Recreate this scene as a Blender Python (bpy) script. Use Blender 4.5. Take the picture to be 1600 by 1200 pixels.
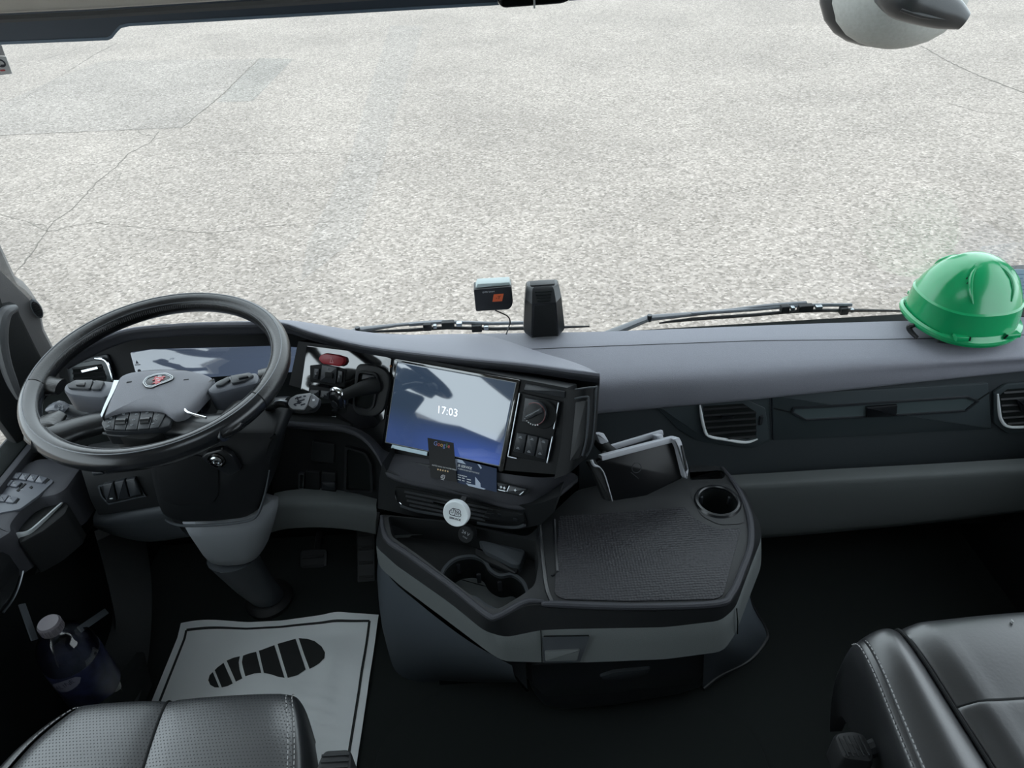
import bpy, bmesh, math, random
from mathutils import Vector as V, Matrix

random.seed(7)
SC = bpy.context.scene
COL = SC.collection
for o in list(bpy.data.objects):
    bpy.data.objects.remove(o)

# ------------------------------------------------------------------ camera, world, exposure
FPX = 1109.0
PITCH, ROLL = math.radians(36), math.radians(3.5)
CAM = V((-.06, 0, 1.53))
FWD = V((0, math.cos(PITCH), -math.sin(PITCH)))
_r, _u = V((1, 0, 0)), V((0, math.sin(PITCH), math.cos(PITCH)))
RGT = _r * math.cos(ROLL) - _u * math.sin(ROLL)
UPV = _u * math.cos(ROLL) + _r * math.sin(ROLL)
cd = bpy.data.cameras.new('camera')
cam = bpy.data.objects.new('camera', cd)
COL.objects.link(cam)
cd.sensor_width = 36.0
cd.lens = 36.0 * FPX / 1600.0
cd.clip_start = .02
cd.clip_end = 300
M = Matrix((RGT, UPV, -FWD)).transposed().to_4x4()
M.translation = CAM
cam.matrix_world = M
SC.camera = cam

world = bpy.data.worlds.new('overcast_sky')
SC.world = world
world.use_nodes = True
wn = world.node_tree.nodes
wn['Background'].inputs['Color'].default_value = (.82, .925, 1.0, 1)
wn['Background'].inputs['Strength'].default_value = 3.25
SC.view_settings.view_transform = 'Standard'
SC.view_settings.look = 'None'
SC.view_settings.gamma = 1.0
SC.view_settings.use_curve_mapping = False
SC.view_settings.exposure = 0.10


# ------------------------------------------------------------------ measuring helpers: the photograph's pixels as lines of sight
def ray(u, v):
    return FWD + RGT * ((u - 800) / FPX) - UPV * ((v - 600) / FPX)
def PZ(u, v, z):
    d = ray(u, v); return CAM + d * ((z - CAM.z) / d.z)
def PY(u, v, y):
    d = ray(u, v); return CAM + d * ((y - CAM.y) / d.y)
def PX(u, v, x):
    d = ray(u, v); return CAM + d * ((x - CAM.x) / d.x)


class Fr:
    """a work plane: origin, two axes in it, normal"""
    def __init__(s, o, ex, ey):
        s.o = V(o); s.ex = V(ex).normalized()
        ey = V(ey); ey = ey - s.ex * ey.dot(s.ex)
        s.ey = ey.normalized(); s.n = s.ex.cross(s.ey)
    def w(s, a, b, h=0):
        return s.o + s.ex * a + s.ey * b + s.n * h
    def hit(s, u, v, h=0):
        d = ray(u, v); o = s.o + s.n * h
        p = CAM + d * ((o - CAM).dot(s.n) / d.dot(s.n)) - s.o
        return (p.dot(s.ex), p.dot(s.ey))
    def px(s, pts, h=0):
        return [s.hit(u, v, h) for u, v in pts]
    def at(s, u, v, h=0):
        a, b = s.hit(u, v, h); return s.w(a, b, h)
    def sub(s, a, b, h=0, rot=0):
        c, q = math.cos(rot), math.sin(rot)
        return Fr(s.w(a, b, h), s.ex * c + s.ey * q, s.ey * c - s.ex * q)

def yawtilt(o, yaw, tilt):
    a, t = math.radians(yaw), math.radians(tilt)
    return Fr(o, (math.cos(a), -math.sin(a), 0),
              (math.sin(a) * math.sin(t), math.cos(a) * math.sin(t), math.cos(t)))
def flat(z, o=(0, 0)):
    return Fr((o[0], o[1], z), (1, 0, 0), (0, 1, 0))


def area2(p):
    return sum(p[i - 1][0] * p[i][1] - p[i][0] * p[i - 1][1] for i in range(len(p))) / 2
def rp(pts, r, seg=4):
    """polygon with rounded corners"""
    out = []; n = len(pts)
    for i, p in enumerate(pts):
        rr = r[i] if isinstance(r, (list, tuple)) else r
        p = V(p); a = V(pts[i - 1]) - p; b = V(pts[(i + 1) % n]) - p
        la, lb = a.length, b.length
        if rr <= 0 or la < 1e-6 or lb < 1e-6:
            out.append(tuple(p)); continue
        d = min(rr, la * .45, lb * .45)
        p0, p2 = p + a / la * d, p + b / lb * d
        for k in range(seg + 1):
            t = k / seg
            out.append(tuple(p0 * (1 - t) ** 2 + p * 2 * t * (1 - t) + p2 * t * t))
    return out
def off(pts, d):
    """polygon moved inwards by d"""
    s = 1 if area2(pts) > 0 else -1
    n = len(pts); out = []
    for i in range(n):
        p = V(pts[i]); a = p - V(pts[i - 1]); b = V(pts[(i + 1) % n]) - p
        if a.length < 1e-7: a = b
        if b.length < 1e-7: b = a
        if a.length < 1e-7:
            out.append(tuple(p)); continue
        a.normalize(); b.normalize()
        na, nb = V((-a.y, a.x)) * s, V((-b.y, b.x)) * s
        m = na + nb
        if m.length < 1e-4: m = na
        m.normalize()
        out.append(tuple(p + m * (d / max(.45, m.dot(na)))))
    return out
def circ(a, b, r, n=24, ry=None, rot=0):
    ry = ry or r
    c, s = math.cos(rot), math.sin(rot)
    o = []
    for k in range(n):
        t = 2 * math.pi * k / n; x, y = r * math.cos(t), ry * math.sin(t)
        o.append((a + x * c - y * s, b + x * s + y * c))
    return o
def rect(a, b, w, d, r=0, seg=3):
    p = [(a - w / 2, b - d / 2), (a + w / 2, b - d / 2), (a + w / 2, b + d / 2), (a - w / 2, b + d / 2)]
    return rp(p, r, seg) if r else p
def crom(p, n):
    """Catmull-Rom through a list of vectors, n spans per piece"""
    out = []
    for i in range(len(p) - 1):
        p0, p1, p2, p3 = p[max(i - 1, 0)], p[i], p[i + 1], p[min(i + 2, len(p) - 1)]
        for k in range(n):
            t = k / n
            out.append(.5 * (2 * p1 + (p2 - p0) * t + (2 * p0 - 5 * p1 + 4 * p2 - p3) * t * t + (3 * p1 - p0 - 3 * p2 + p3) * t ** 3))
    out.append(p[-1]); return out


ROOT = {}
class MB:
    def __init__(s):
        s.v = []; s.f = []
    def add(s, vs, fs):
        k = len(s.v); s.v += [V(x) for x in vs]; s.f += [tuple(i + k for i in f) for f in fs]; return s
    def rings(s, rs, closed=True, cap0=True, cap1=True):
        n = len(rs[0]); vs = [p for r in rs for p in r]; fs = []
        for k in range(len(rs) - 1):
            for i in range(n if closed else n - 1):
                j = (i + 1) % n
                fs.append((k * n + i, k * n + j, (k + 1) * n + j, (k + 1) * n + i))
        if cap0: fs.append(tuple(range(n))[::-1])
        if cap1: fs.append(tuple(range((len(rs) - 1) * n, len(rs) * n)))
        return s.add(vs, fs)
    def prism(s, fr, pts, h0, h1, bev=0, base_off=0):
        L = [(h0, off(pts, base_off) if base_off else pts)]
        if bev:
            L += [(h1 - bev, pts), (h1 - .3 * bev, off(pts, .3 * bev)), (h1, off(pts, bev))]
        else:
            L += [(h1, pts)]
        return s.rings([[fr.w(a, b, h) for a, b in q] for h, q in L])
    def ringwall(s, fr, outer, inner, h0, h1):
        """a frame between two outlines with the same number of points"""
        R = [[fr.w(a, b, h) for a, b in q] for h, q in ((h0, outer), (h1, outer), (h1, inner), (h0, inner), (h0, outer))]
        return s.rings(R, True, False, False)
    def grid(s, rows, nu=1, nv=1, thick=None, closed_u=False):
        if nu > 1: rows = [crom(r, nu) for r in rows]
        if nv > 1:
            cols = [crom([r[i] for r in rows], nv) for i in range(len(rows[0]))]
            rows = [[c[k] for c in cols] for k in range(len(cols[0]))]
        n, m = len(rows[0]), len(rows)
        vs = [p for r in rows for p in r]; fs = []
        for k in range(m - 1):
            for i in range(n - 1):
                fs.append((k * n + i, k * n + i + 1, (k + 1) * n + i + 1, (k + 1) * n + i))
        if thick is not None:
            t = V(thick); N = len(vs); vs = vs + [p + t for p in vs]
            fs = fs + [tuple(i + N for i in f)[::-1] for f in fs]
            bd = [i for i in range(n)] + [k * n + n - 1 for k in range(1, m)] + [(m - 1) * n + i for i in range(n - 2, -1, -1)] + [k * n for k in range(m - 2, 0, -1)]
            for a, b in zip(bd, bd[1:] + bd[:1]): fs.append((a, b, b + N, a + N))
        return s.add(vs, fs)
    def tube(s, path, r, seg=10, caps=True, sub=1, flatten=1.0, upv=None):
        path = [V(p) for p in path]
        rr = r if isinstance(r, (list, tuple)) else [r] * len(path)
        if sub > 1:
            q = crom([V((x, 0, 0)) for x in rr], sub); rr = [x.x for x in q]; path = crom(path, sub)
        up = V(upv) if upv else V((0, 0, 1)); R = []
        for i, p in enumerate(path):
            t = (path[min(i + 1, len(path) - 1)] - path[max(i - 1, 0)]).normalized()
            a = t.cross(up)
            if a.length < .05: a = t.cross(V((0, 1, 0)))
            a.normalize(); b = a.cross(t).normalized(); 
            if upv is None: up = b
            R.append([p + a * (rr[i] * math.cos(2 * math.pi * k / seg)) + b * (rr[i] * flatten * math.sin(2 * math.pi * k / seg)) for k in range(seg)])
        return s.rings(R, True, caps, caps)
    def lathe(s, fr, prof, seg=24, a=0, b=0, sx=1, sy=1):
        return s.rings([[fr.w(a + r * sx * math.cos(2 * math.pi * k / seg), b + r * sy * math.sin(2 * math.pi * k / seg), h) for k in range(seg)] for r, h in prof])
    def bar(s, p, q, w, h, up=(0, 0, 1), bev=0):
        """a straight rectangular bar from p to q"""
        p, q = V(p), V(q); t = (q - p).normalized(); a = t.cross(V(up)).normalized(); b = a.cross(t)
        pr = rp([(-w / 2, -h / 2), (w / 2, -h / 2), (w / 2, h / 2), (-w / 2, h / 2)], bev, 2) if bev else [(-w / 2, -h / 2), (w / 2, -h / 2), (w / 2, h / 2), (-w / 2, h / 2)]
        return s.rings([[x + a * i + b * j for i, j in pr] for x in (p, q)])
    def holes(s, fr, outer, holes, h):
        """a flat face with holes"""
        bm = bmesh.new()
        for lp in [outer] + holes:
            vs = [bm.verts.new(fr.w(a, b, h)) for a, b in lp]
            for i in range(len(vs)): bm.edges.new((vs[i - 1], vs[i]))
        bmesh.ops.triangle_fill(bm, use_beauty=True, use_dissolve=False, edges=bm.edges[:])
        bm.verts.index_update()
        s.add([v.co.copy() for v in bm.verts], [tuple(v.index for v in f.verts) for f in bm.faces]); bm.free(); return s
    def wall(s, fr, pts, h0, h1, pts1=None):
        return s.rings([[fr.w(a, b, h0) for a, b in pts], [fr.w(a, b, h1) for a, b in (pts1 or pts)]], True, False, False)
    def text(s, txt, fr, a, b, size, h=.0004, rot=0, align='LEFT', bold=0, shear=0, sx=1):
        cu = bpy.data.curves.new('t', 'FONT'); cu.body = txt; cu.size = size; cu.align_x = align; cu.align_y = 'CENTER'
        cu.resolution_u = 2; cu.offset = bold; cu.shear = shear
        ob = bpy.data.objects.new('t', cu); COL.objects.link(ob)
        dg = bpy.context.evaluated_depsgraph_get(); me = bpy.data.meshes.new_from_object(ob.evaluated_get(dg))
        c, q = math.cos(rot), math.sin(rot)
        vs = []
        for v in me.vertices:
            x, y = v.co.x * sx, v.co.y
            vs.append(fr.w(a + x * c - y * q, b + x * q + y * c, h))
        s.add(vs, [tuple(p.vertices) for p in me.polygons])
        bpy.data.objects.remove(ob); bpy.data.curves.remove(cu); bpy.data.meshes.remove(me); return s
    def build(s, name, mat, parent=None, smooth=35, weld=True, normals=True, loc=None, subsurf=0):
        if parent is not None:
            base = ROOT[parent.name]
        else:
            xs = [p.x for p in s.v]; ys = [p.y for p in s.v]; zs = [p.z for p in s.v]
            base = V(loc) if loc else V(((min(xs) + max(xs)) / 2, (min(ys) + max(ys)) / 2, min(zs)))
        bm = bmesh.new()
        vs = [bm.verts.new(p - base) for p in s.v]
        for f in s.f:
            if len(set(f)) > 2:
                try: bm.faces.new([vs[i] for i in f])
                except ValueError: pass
        if weld: bmesh.ops.remove_doubles(bm, verts=bm.verts[:], dist=1e-5)
        if normals: bmesh.ops.recalc_face_normals(bm, faces=bm.faces[:])
        ca = math.radians(smooth)
        for f in bm.faces: f.smooth = True
        for e in bm.edges:
            if len(e.link_faces) == 2:
                if e.calc_face_angle(3) > ca: e.smooth = False
        me = bpy.data.meshes.new(name); bm.to_mesh(me); bm.free()
        me.materials.append(mat)
        o = bpy.data.objects.new(name, me); COL.objects.link(o)
        if parent is not None:
            o.parent = parent
        else:
            o.location = base
        ROOT[o.name] = base
        if subsurf:
            m = o.modifiers.new('soft', 'SUBSURF'); m.levels = m.render_levels = subsurf
        return o

def tag(o, label=None, cat=None, group=None, kind=None):
    if label: o['label'] = label
    if cat: o['category'] = cat
    if group: o['group'] = group
    if kind: o['kind'] = kind
    return o
def thing(name, label, cat, loc, group=None, kind=None):
    o = bpy.data.objects.new(name, None); COL.objects.link(o)
    o.location = V(loc); o.empty_display_size = .05
    ROOT[o.name] = V(loc)
    return tag(o, label, cat, group, kind)
def struct(mb, name, mat, **k):
    o = mb.build(name, mat, **k); o['kind'] = 'structure'; return o


# ------------------------------------------------------------------ materials
def lin(c):
    c /= 255.0
    return c / 12.92 if c <= .04045 else ((c + .055) / 1.055) ** 2.4
def rgb(*c):
    return (lin(c[0]), lin(c[1]), lin(c[2]), 1)
def mat(name, col, rough=.5, bump=0, scale=400, metal=0, spec=.5, vary=0, vscale=30, emit=None, estr=1, coat=0):
    m = bpy.data.materials.new(name); m.use_nodes = True
    nt = m.node_tree; n = nt.nodes; L = nt.links; b = n['Principled BSDF']
    b.inputs['Base Color'].default_value = rgb(*col)
    b.inputs['Roughness'].default_value = rough; b.inputs['Metallic'].default_value = metal
    b.inputs['Specular IOR Level'].default_value = spec
    if coat: b.inputs['Coat Weight'].default_value = coat; b.inputs['Coat Roughness'].default_value = .03
    tc = n.new('ShaderNodeTexCoord')
    if bump:
        no = n.new('ShaderNodeTexNoise'); no.inputs['Scale'].default_value = scale; no.inputs['Detail'].default_value = 2
        bp = n.new('ShaderNodeBump'); bp.inputs['Strength'].default_value = bump; bp.inputs['Distance'].default_value = .001
        L.new(tc.outputs['Object'], no.inputs['Vector']); L.new(no.outputs['Fac'], bp.inputs['Height']); L.new(bp.outputs['Normal'], b.inputs['Normal'])
    if vary:
        no = n.new('ShaderNodeTexNoise'); no.inputs['Scale'].default_value = vscale; no.inputs['Detail'].default_value = 4
        mr = n.new('ShaderNodeMapRange'); mr.inputs['To Min'].default_value = 1 - vary; mr.inputs['To Max'].default_value = 1 + vary
        mr.inputs['From Min'].default_value = .3; mr.inputs['From Max'].default_value = .7
        hs = n.new('ShaderNodeMix'); hs.data_type = 'RGBA'; hs.blend_type = 'MULTIPLY'; hs.inputs[0].default_value = 1
        hs.inputs[6].default_value = rgb(*col)
        L.new(tc.outputs['Object'], no.inputs['Vector']); L.new(no.outputs['Fac'], mr.inputs['Value'])
        cb = n.new('ShaderNodeCombineColor')
        for k in range(3): L.new(mr.outputs['Result'], cb.inputs[k])
        L.new(cb.outputs['Color'], hs.inputs[7]); L.new(hs.outputs[2], b.inputs['Base Color'])
    if emit:
        b.inputs['Emission Color'].default_value = rgb(*emit); b.inputs['Emission Strength'].default_value = estr
    return m

m_soft = mat('soft_touch_grey', (116, 117, 125), .62, .5, 900, vary=.06, vscale=600, spec=.35)
m_softd = mat('soft_touch_dark', (50, 51, 56), .6, .4, 900, spec=.35)
m_black = mat('black_plastic', (25, 27, 29), .5, .25, 700, spec=.4)
m_blackm = mat('matt_black_plastic', (21, 23, 24), .7, .3, 700, spec=.25)
m_gloss = mat('gloss_black', (9, 10, 12), .07, spec=1.0)
m_gloss.node_tree.nodes['Principled BSDF'].inputs['IOR'].default_value = 1.7
m_face = mat('dash_face_charcoal', (54, 59, 62), .5, .25, 700, spec=.4)
m_facep = mat('dash_panel_smooth', (54, 61, 64), .33, spec=.5)
m_dull = mat('dull_black', (17, 19, 21), .55, .2, 700, spec=.2)
m_satin = mat('satin_black', (22, 24, 27), .3, spec=.5)
m_grey = mat('grey_plastic', (88, 92, 92), .6, .3, 700, spec=.3)
m_greyd = mat('dark_grey_plastic', (58, 62, 66), .62, .3, 700, spec=.3)
m_tunnel = mat('tunnel_grey_carpet', (62, 68, 74), .8, .4, 500, spec=.2)
m_chrome = mat('chrome', (205, 210, 214), .16, metal=1)
m_silver = mat('silver_satin', (165, 170, 174), .32, metal=1)
m_floor = mat('rubber_floor', (30, 34, 33), .85, .4, 300, spec=.2)
m_void = mat('footwell_black', (22, 25, 25), .9, spec=.1)
m_print = mat('white_print', (205, 208, 210), .6)
m_printd = mat('dim_print', (120, 124, 128), .6)
m_ink = mat('dark_ink', (22, 26, 40), .6)
m_rubber = mat('black_rubber', (18, 19, 21), .6, spec=.4)
m_trimlight = mat('headliner_beige', (204, 200, 191), .8, .3, 500)
m_body = mat('cab_trim_grey', (98, 99, 100), .7, .3, 500, spec=.3)
m_leather = mat('steering_leather', (20, 20, 21), .32, .35, 260, spec=.55)
m_key = mat('button_black', (36, 39, 43), .42, .15, 900, spec=.45)
m_pad = mat('wheel_pad_grey', (116, 117, 123), .6, .6, 1100, spec=.35)
m_podtop = mat('wheel_pod_grey', (80, 83, 90), .42, .2, 900, spec=.45)


def asphalt(name, tint=(1, 1, 1), gain=1.0):
    m = bpy.data.materials.new(name); m.use_nodes = True
    nt = m.node_tree; n = nt.nodes; L = nt.links; b = n['Principled BSDF']
    b.inputs['Roughness'].default_value = .85; b.inputs['Specular IOR Level'].default_value = .2
    g = n.new('ShaderNodeNewGeometry')
    vo = n.new('ShaderNodeTexVoronoi'); vo.inputs['Scale'].default_value = 42
    vo2 = n.new('ShaderNodeTexNoise'); vo2.inputs['Scale'].default_value = 34; vo2.inputs['Detail'].default_value = 3
    nb = n.new('ShaderNodeTexNoise'); nb.inputs['Scale'].default_value = .55; nb.inputs['Detail'].default_value = 5; nb.inputs['Roughness'].default_value = .6
    for x in (vo, vo2, nb): L.new(g.outputs['Position'], x.inputs['Vector'])
    sep = n.new('ShaderNodeSeparateColor'); L.new(vo.outputs['Color'], sep.inputs['Color'])
    cr = n.new('ShaderNodeValToRGB'); e = cr.color_ramp.elements
    k = gain
    e[0].position = 0; e[0].color = (.15 * k, .145 * k, .138 * k, 1)
    e[1].position = 1; e[1].color = (.92 * k, .91 * k, .87 * k, 1)
    e2 = e.new(.35); e2.color = (.38 * k, .37 * k, .345 * k, 1)
    e3 = e.new(.75); e3.color = (.56 * k, .55 * k, .52 * k, 1)
    mm = n.new('ShaderNodeMath'); mm.operation = 'MULTIPLY_ADD'; mm.inputs[1].default_value = .62
    ma = n.new('ShaderNodeMath'); ma.operation = 'MULTIPLY'; ma.inputs[1].default_value = .42
    L.new(vo2.outputs['Fac'], ma.inputs[0]); L.new(sep.outputs[0], mm.inputs[0]); L.new(ma.outputs[0], mm.inputs[2])
    L.new(mm.outputs[0], cr.inputs['Fac'])
    mr = n.new('ShaderNodeMapRange'); mr.inputs['From Min'].default_value = .3; mr.inputs['From Max'].default_value = .7
    mr.inputs['To Min'].default_value = .86; mr.inputs['To Max'].default_value = 1.1
    L.new(nb.outputs['Fac'], mr.inputs['Value'])
    mx = n.new('ShaderNodeMix'); mx.data_type = 'RGBA'; mx.blend_type = 'MULTIPLY'; mx.inputs[0].default_value = 1
    cc = n.new('ShaderNodeCombineColor')
    for i in range(3):
        q = n.new('ShaderNodeMath'); q.operation = 'MULTIPLY'; q.inputs[1].default_value = tint[i]
        L.new(mr.outputs['Result'], q.inputs[0]); L.new(q.outputs[0], cc.inputs[i])
    L.new(cr.outputs['Color'], mx.inputs[6]); L.new(cc.outputs['Color'], mx.inputs[7]); L.new(mx.outputs[2], b.inputs['Base Color'])
    bp = n.new('ShaderNodeBump'); bp.inputs['Strength'].default_value = .5; bp.inputs['Distance'].default_value = .01
    L.new(mm.outputs[0], bp.inputs['Height']); L.new(bp.outputs['Normal'], b.inputs['Normal'])
    return m
m_asphalt = asphalt('weathered_asphalt', (1.155, 1.02, .95), .447)
m_patch = asphalt('pinkish_asphalt_patch', (1.115, 1.0, .945), .43)
m_patchb = asphalt('blue_grey_asphalt_patch', (1.085, 1.0, .95), .412)
m_crack = mat('crack_dark_grey', (104, 99, 93), .9, spec=.1)  # cracks a darker grey than the asphalt around them
m_crackf = mat('faint_crack_grey', (110, 105, 98), .9, spec=.1)

def glass_mat(name, tint=(1, 1, 1), refl=1.0, rough=.0):
    m = bpy.data.materials.new(name); m.use_nodes = True
    nt = m.node_tree; n = nt.nodes; L = nt.links
    for x in list(n):
        if x.type == 'BSDF_PRINCIPLED': n.remove(x)
    out = [x for x in n if x.type == 'OUTPUT_MATERIAL'][0]
    t = n.new('ShaderNodeBsdfTransparent'); t.inputs['Color'].default_value = (*tint, 1)
    gl = n.new('ShaderNodeBsdfGlossy'); gl.inputs['Roughness'].default_value = rough
    fr = n.new('ShaderNodeFresnel'); fr.inputs['IOR'].default_value = 1.35
    mu = n.new('ShaderNodeMath'); mu.operation = 'MULTIPLY'; mu.inputs[1].default_value = refl
    mx = n.new('ShaderNodeMixShader')
    L.new(fr.outputs['Fac'], mu.inputs[0]); L.new(mu.outputs[0], mx.inputs['Fac'])
    L.new(t.outputs[0], mx.inputs[1]); L.new(gl.outputs[0], mx.inputs[2]); L.new(mx.outputs[0], out.inputs['Surface'])
    return m
m_glass = glass_mat('windscreen_glass', (.98, .99, .985), .22)
m_pet = glass_mat('clear_bottle_plastic', (.56, .58, .62), 2.2, .06)

m_bright = mat('chrome_glint_white', (226, 229, 231), .3, spec=1.0)  # near-white base colour, the highlight of chrome strips painted in
m_wiper = mat('wiper_grey', (62, 65, 70), .38, spec=.6)
m_line = mat('moulded_edge', (78, 82, 88), .35, spec=.7)
def seat_leather(name, dots, ior=1.62):
    m = mat(name, (30, 31, 33), .36, .25 if dots else .10, 220, spec=1.0); m.node_tree.nodes['Principled BSDF'].inputs['IOR'].default_value = ior
    nt = m.node_tree; n = nt.nodes; L = nt.links; b = n['Principled BSDF']
    if dots:
        tc = n.new('ShaderNodeTexCoord')
        mp = n.new('ShaderNodeVectorMath'); mp.operation = 'SCALE'; mp.inputs['Scale'].default_value = 1 / .0054
        L.new(tc.outputs['Object'], mp.inputs[0])
        se = n.new('ShaderNodeSeparateXYZ'); L.new(mp.outputs[0], se.inputs[0])
        def fn(op, a, bb=None, c=None):
            q = n.new('ShaderNodeMath'); q.operation = op
            for i, x in enumerate((a, bb, c)):
                if x is None: continue
                if isinstance(x, (int, float)): q.inputs[i].default_value = x
                else: L.new(x, q.inputs[i])
            return q.outputs[0]
        row = fn('FLOOR', se.outputs[1]); odd = fn('MULTIPLY', fn('MODULO', row, 2.0), .5)
        fx = fn('SUBTRACT', fn('FRACT', fn('ADD', se.outputs[0], odd)), .5)
        fy = fn('SUBTRACT', fn('FRACT', se.outputs[1]), .5)
        d = fn('SQRT', fn('ADD', fn('MULTIPLY', fx, fx), fn('MULTIPLY', fy, fy)))
        hole = fn('LESS_THAN', d, .2)
        mx = n.new('ShaderNodeMix'); mx.data_type = 'RGBA'; L.new(hole, mx.inputs[0])
        mx.inputs[6].default_value = rgb(38, 40, 43); mx.inputs[7].default_value = rgb(6, 6, 7)
        L.new(mx.outputs[2], b.inputs['Base Color'])
        rr = fn('MULTIPLY_ADD', hole, .5, .38); L.new(rr, b.inputs['Roughness'])
    return m
m_perf = seat_leather('perforated_leather', True)
m_seat = seat_leather('smooth_leather', False, 1.5)
m_thread = mat('pale_thread', (150, 150, 150), .8)


# ================================================================== THE YARD OUTSIDE
GZ = -1.30
g = MB().add([(-40, -12, GZ), (40, -12, GZ), (40, 70, GZ), (-40, 70, GZ)], [(0, 1, 2, 3)])
ground = struct(g, 'ground', m_asphalt, loc=(0, 5, GZ))
def crack(pts, w, jit=.012, h=.003, mt=None):
    P = [PZ(u, v, GZ + h) for u, v in pts]; Q = []
    for a, b in zip(P, P[1:]):
        n = max(2, int((b - a).length / .09))
        for k in range(n): Q.append(a.lerp(b, k / n) + V((random.uniform(-jit, jit), random.uniform(-jit, jit), 0)))
    Q.append(P[-1]); rows = [[], []]
    for i, p in enumerate(Q):
        t = (Q[min(i + 1, len(Q) - 1)] - Q[max(i - 1, 0)]).normalized(); s = V((-t.y, t.x, 0))
        ww = w * random.uniform(.35, 1.1) * .5
        rows[0].append(p + s * ww); rows[1].append(p - s * ww)
    MB().grid(rows).build('crack', mt or m_crack, ground)
def slab(pts, mt, h=.002):
    fr = flat(GZ); MB().prism(fr, fr.px(pts), .0002, h).build('asphalt_patch', mt, ground)
slab([(-60, 214), (285, 200), (345, 150), (403, 92), (160, 95), (90, 122), (-60, 190)], m_patch)
slab([(405, 91), (458, 92), (395, 158), (338, 160)], m_patchb)
slab([(662, 40), (640, 110), (615, 190), (600, 250), (560, 370), (470, 440), (480, 380), (545, 250), (580, 130), (610, 40)], asphalt('worn_asphalt', (1.135, 1.02, .965), .430), .0016)
for pts, w in [
    ([(-40, 213), (100, 207), (180, 203), (285, 199), (345, 150), (406, 91)], .022),
    ([(-20, 190), (40, 152), (100, 115), (150, 84), (185, 66)], .014),
    ([(248, 205), (235, 222), (200, 240), (180, 262), (150, 285), (118, 322), (85, 345), (60, 380), (20, 432)], .013),
    ([(-20, 330), (40, 345), (75, 362), (120, 351), (160, 346)], .010),
    ([(150, 348), (250, 358), (330, 364), (420, 353), (520, 346)], .008),
    ([(330, 236), (420, 240), (500, 238), (565, 243)], .007),
    ([(215, 203), (222, 210), (240, 212)], .010),
    ([(345, 140), (340, 132), (352, 125), (356, 132), (348, 138)], .008),
    ([(640, 238), (600, 246), (560, 252)], .006),
    ([(530, 272), (570, 271), (592, 268)], .006),
    ([(1440, 72), (1480, 95), (1530, 118), (1620, 152)], .024),
    ([(1290, 2), (1330, 14), (1400, 50)], .012),
    ([(60, 95), (110, 80), (140, 70)], .012),
    ([(75, 362), (68, 350), (45, 352)], .008),
    ([(150, 285), (180, 290), (190, 270)], .006),
    ([(900, 240), (1050, 262), (1180, 300), (1300, 330)], .005),
    ([(1480, 160), (1530, 175), (1610, 180)], .010)]:
    crack(pts, w, mt=m_crackf if w < .012 else m_crack)

# ================================================================== THE CAB SHELL
W = Fr((0, 1.385, .66), (1, 0, 0), (0, -.12, .66))           # plane of the windscreen
XL, XR, CEIL, REAR = -1.10, 1.14, 1.86, -.95

struct(MB().prism(flat(-.03), [(XL - .02, REAR), (XR + .02, REAR), (XR + .02, 1.5), (XL - .02, 1.5)], 0, .03), 'floor', m_floor)
roof = MB(); fr_c = flat(CEIL)
hx0, hx1, hy0, hy1 = -.40, .34, -.40, .30  # added, unseen roof opening that brings daylight onto seats and floor
for q in ([(XL - .02, REAR), (hx0, REAR), (hx0, 1.22), (XL - .02, 1.22)], [(hx1, REAR), (XR + .02, REAR), (XR + .02, 1.22), (hx1, 1.22)], [(hx0, REAR), (hx1, REAR), (hx1, hy0), (hx0, hy0)], [(hx0, hy1), (hx1, hy1), (hx1, 1.22), (hx0, 1.22)]):
    roof.prism(fr_c, q, 0, .04)
struct(roof, 'ceiling', m_trimlight)
struct(MB().prism(flat(CEIL), rect((hx0 + hx1) / 2, (hy0 + hy1) / 2, hx1 - hx0, hy1 - hy0), .028, .034), 'added_hatch', glass_mat('added_hatch_glass', (.92, .94, .95), .3))  # pane over the added hatch opening
struct(MB().prism(Fr((0, REAR, 0), (1, 0, 0), (0, 0, 1)), [(XL, 0), (XR, 0), (XR, CEIL), (XL, CEIL)], -.04, 0), 'wall_back', mat('bunk_curtain_grey', (128, 127, 124), .9, spec=.1))
struct(MB().prism(Fr((0, 1.46, -.1), (1, 0, 0), (0, 0, 1)), [(XL - .02, 0), (XR + .02, 0), (XR + .02, .625), (XL - .02, .625)], 0, .04), 'wall_front', m_void)
# right wall with its window opening
rw = MB(); fx = Fr((XR, 0, 0), (0, 1, 0), (0, 0, 1))
rw.prism(fx, [(REAR, 0), (1.5, 0), (1.5, .70), (REAR, .70)], 0, .05)
rw.prism(fx, [(REAR, 1.36), (1.30, 1.36), (1.20, CEIL), (REAR, CEIL)], 0, .05)
rw.prism(fx, [(REAR, .70), (.02, .70), (.02, 1.36), (REAR, 1.36)], 0, .05)
struct(rw, 'wall_right', m_black)
lw = MB(); fl = Fr((XL - .05, 0, 0), (0, 1, 0), (0, 0, 1))
lw.prism(fl, [(REAR, 1.36), (1.30, 1.36), (1.20, CEIL), (REAR, CEIL)], 0, .05)
lw.prism(fl, [(REAR, 0), (-.05, 0), (-.05, 1.36), (REAR, 1.36)], 0, .05)
struct(MB().prism(fl, [(1.28, 0), (1.5, 0), (1.5, .58), (1.28, .58)], 0, .05), 'trim_6', m_void)
struct(lw, 'wall_left', m_trimlight)

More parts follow.
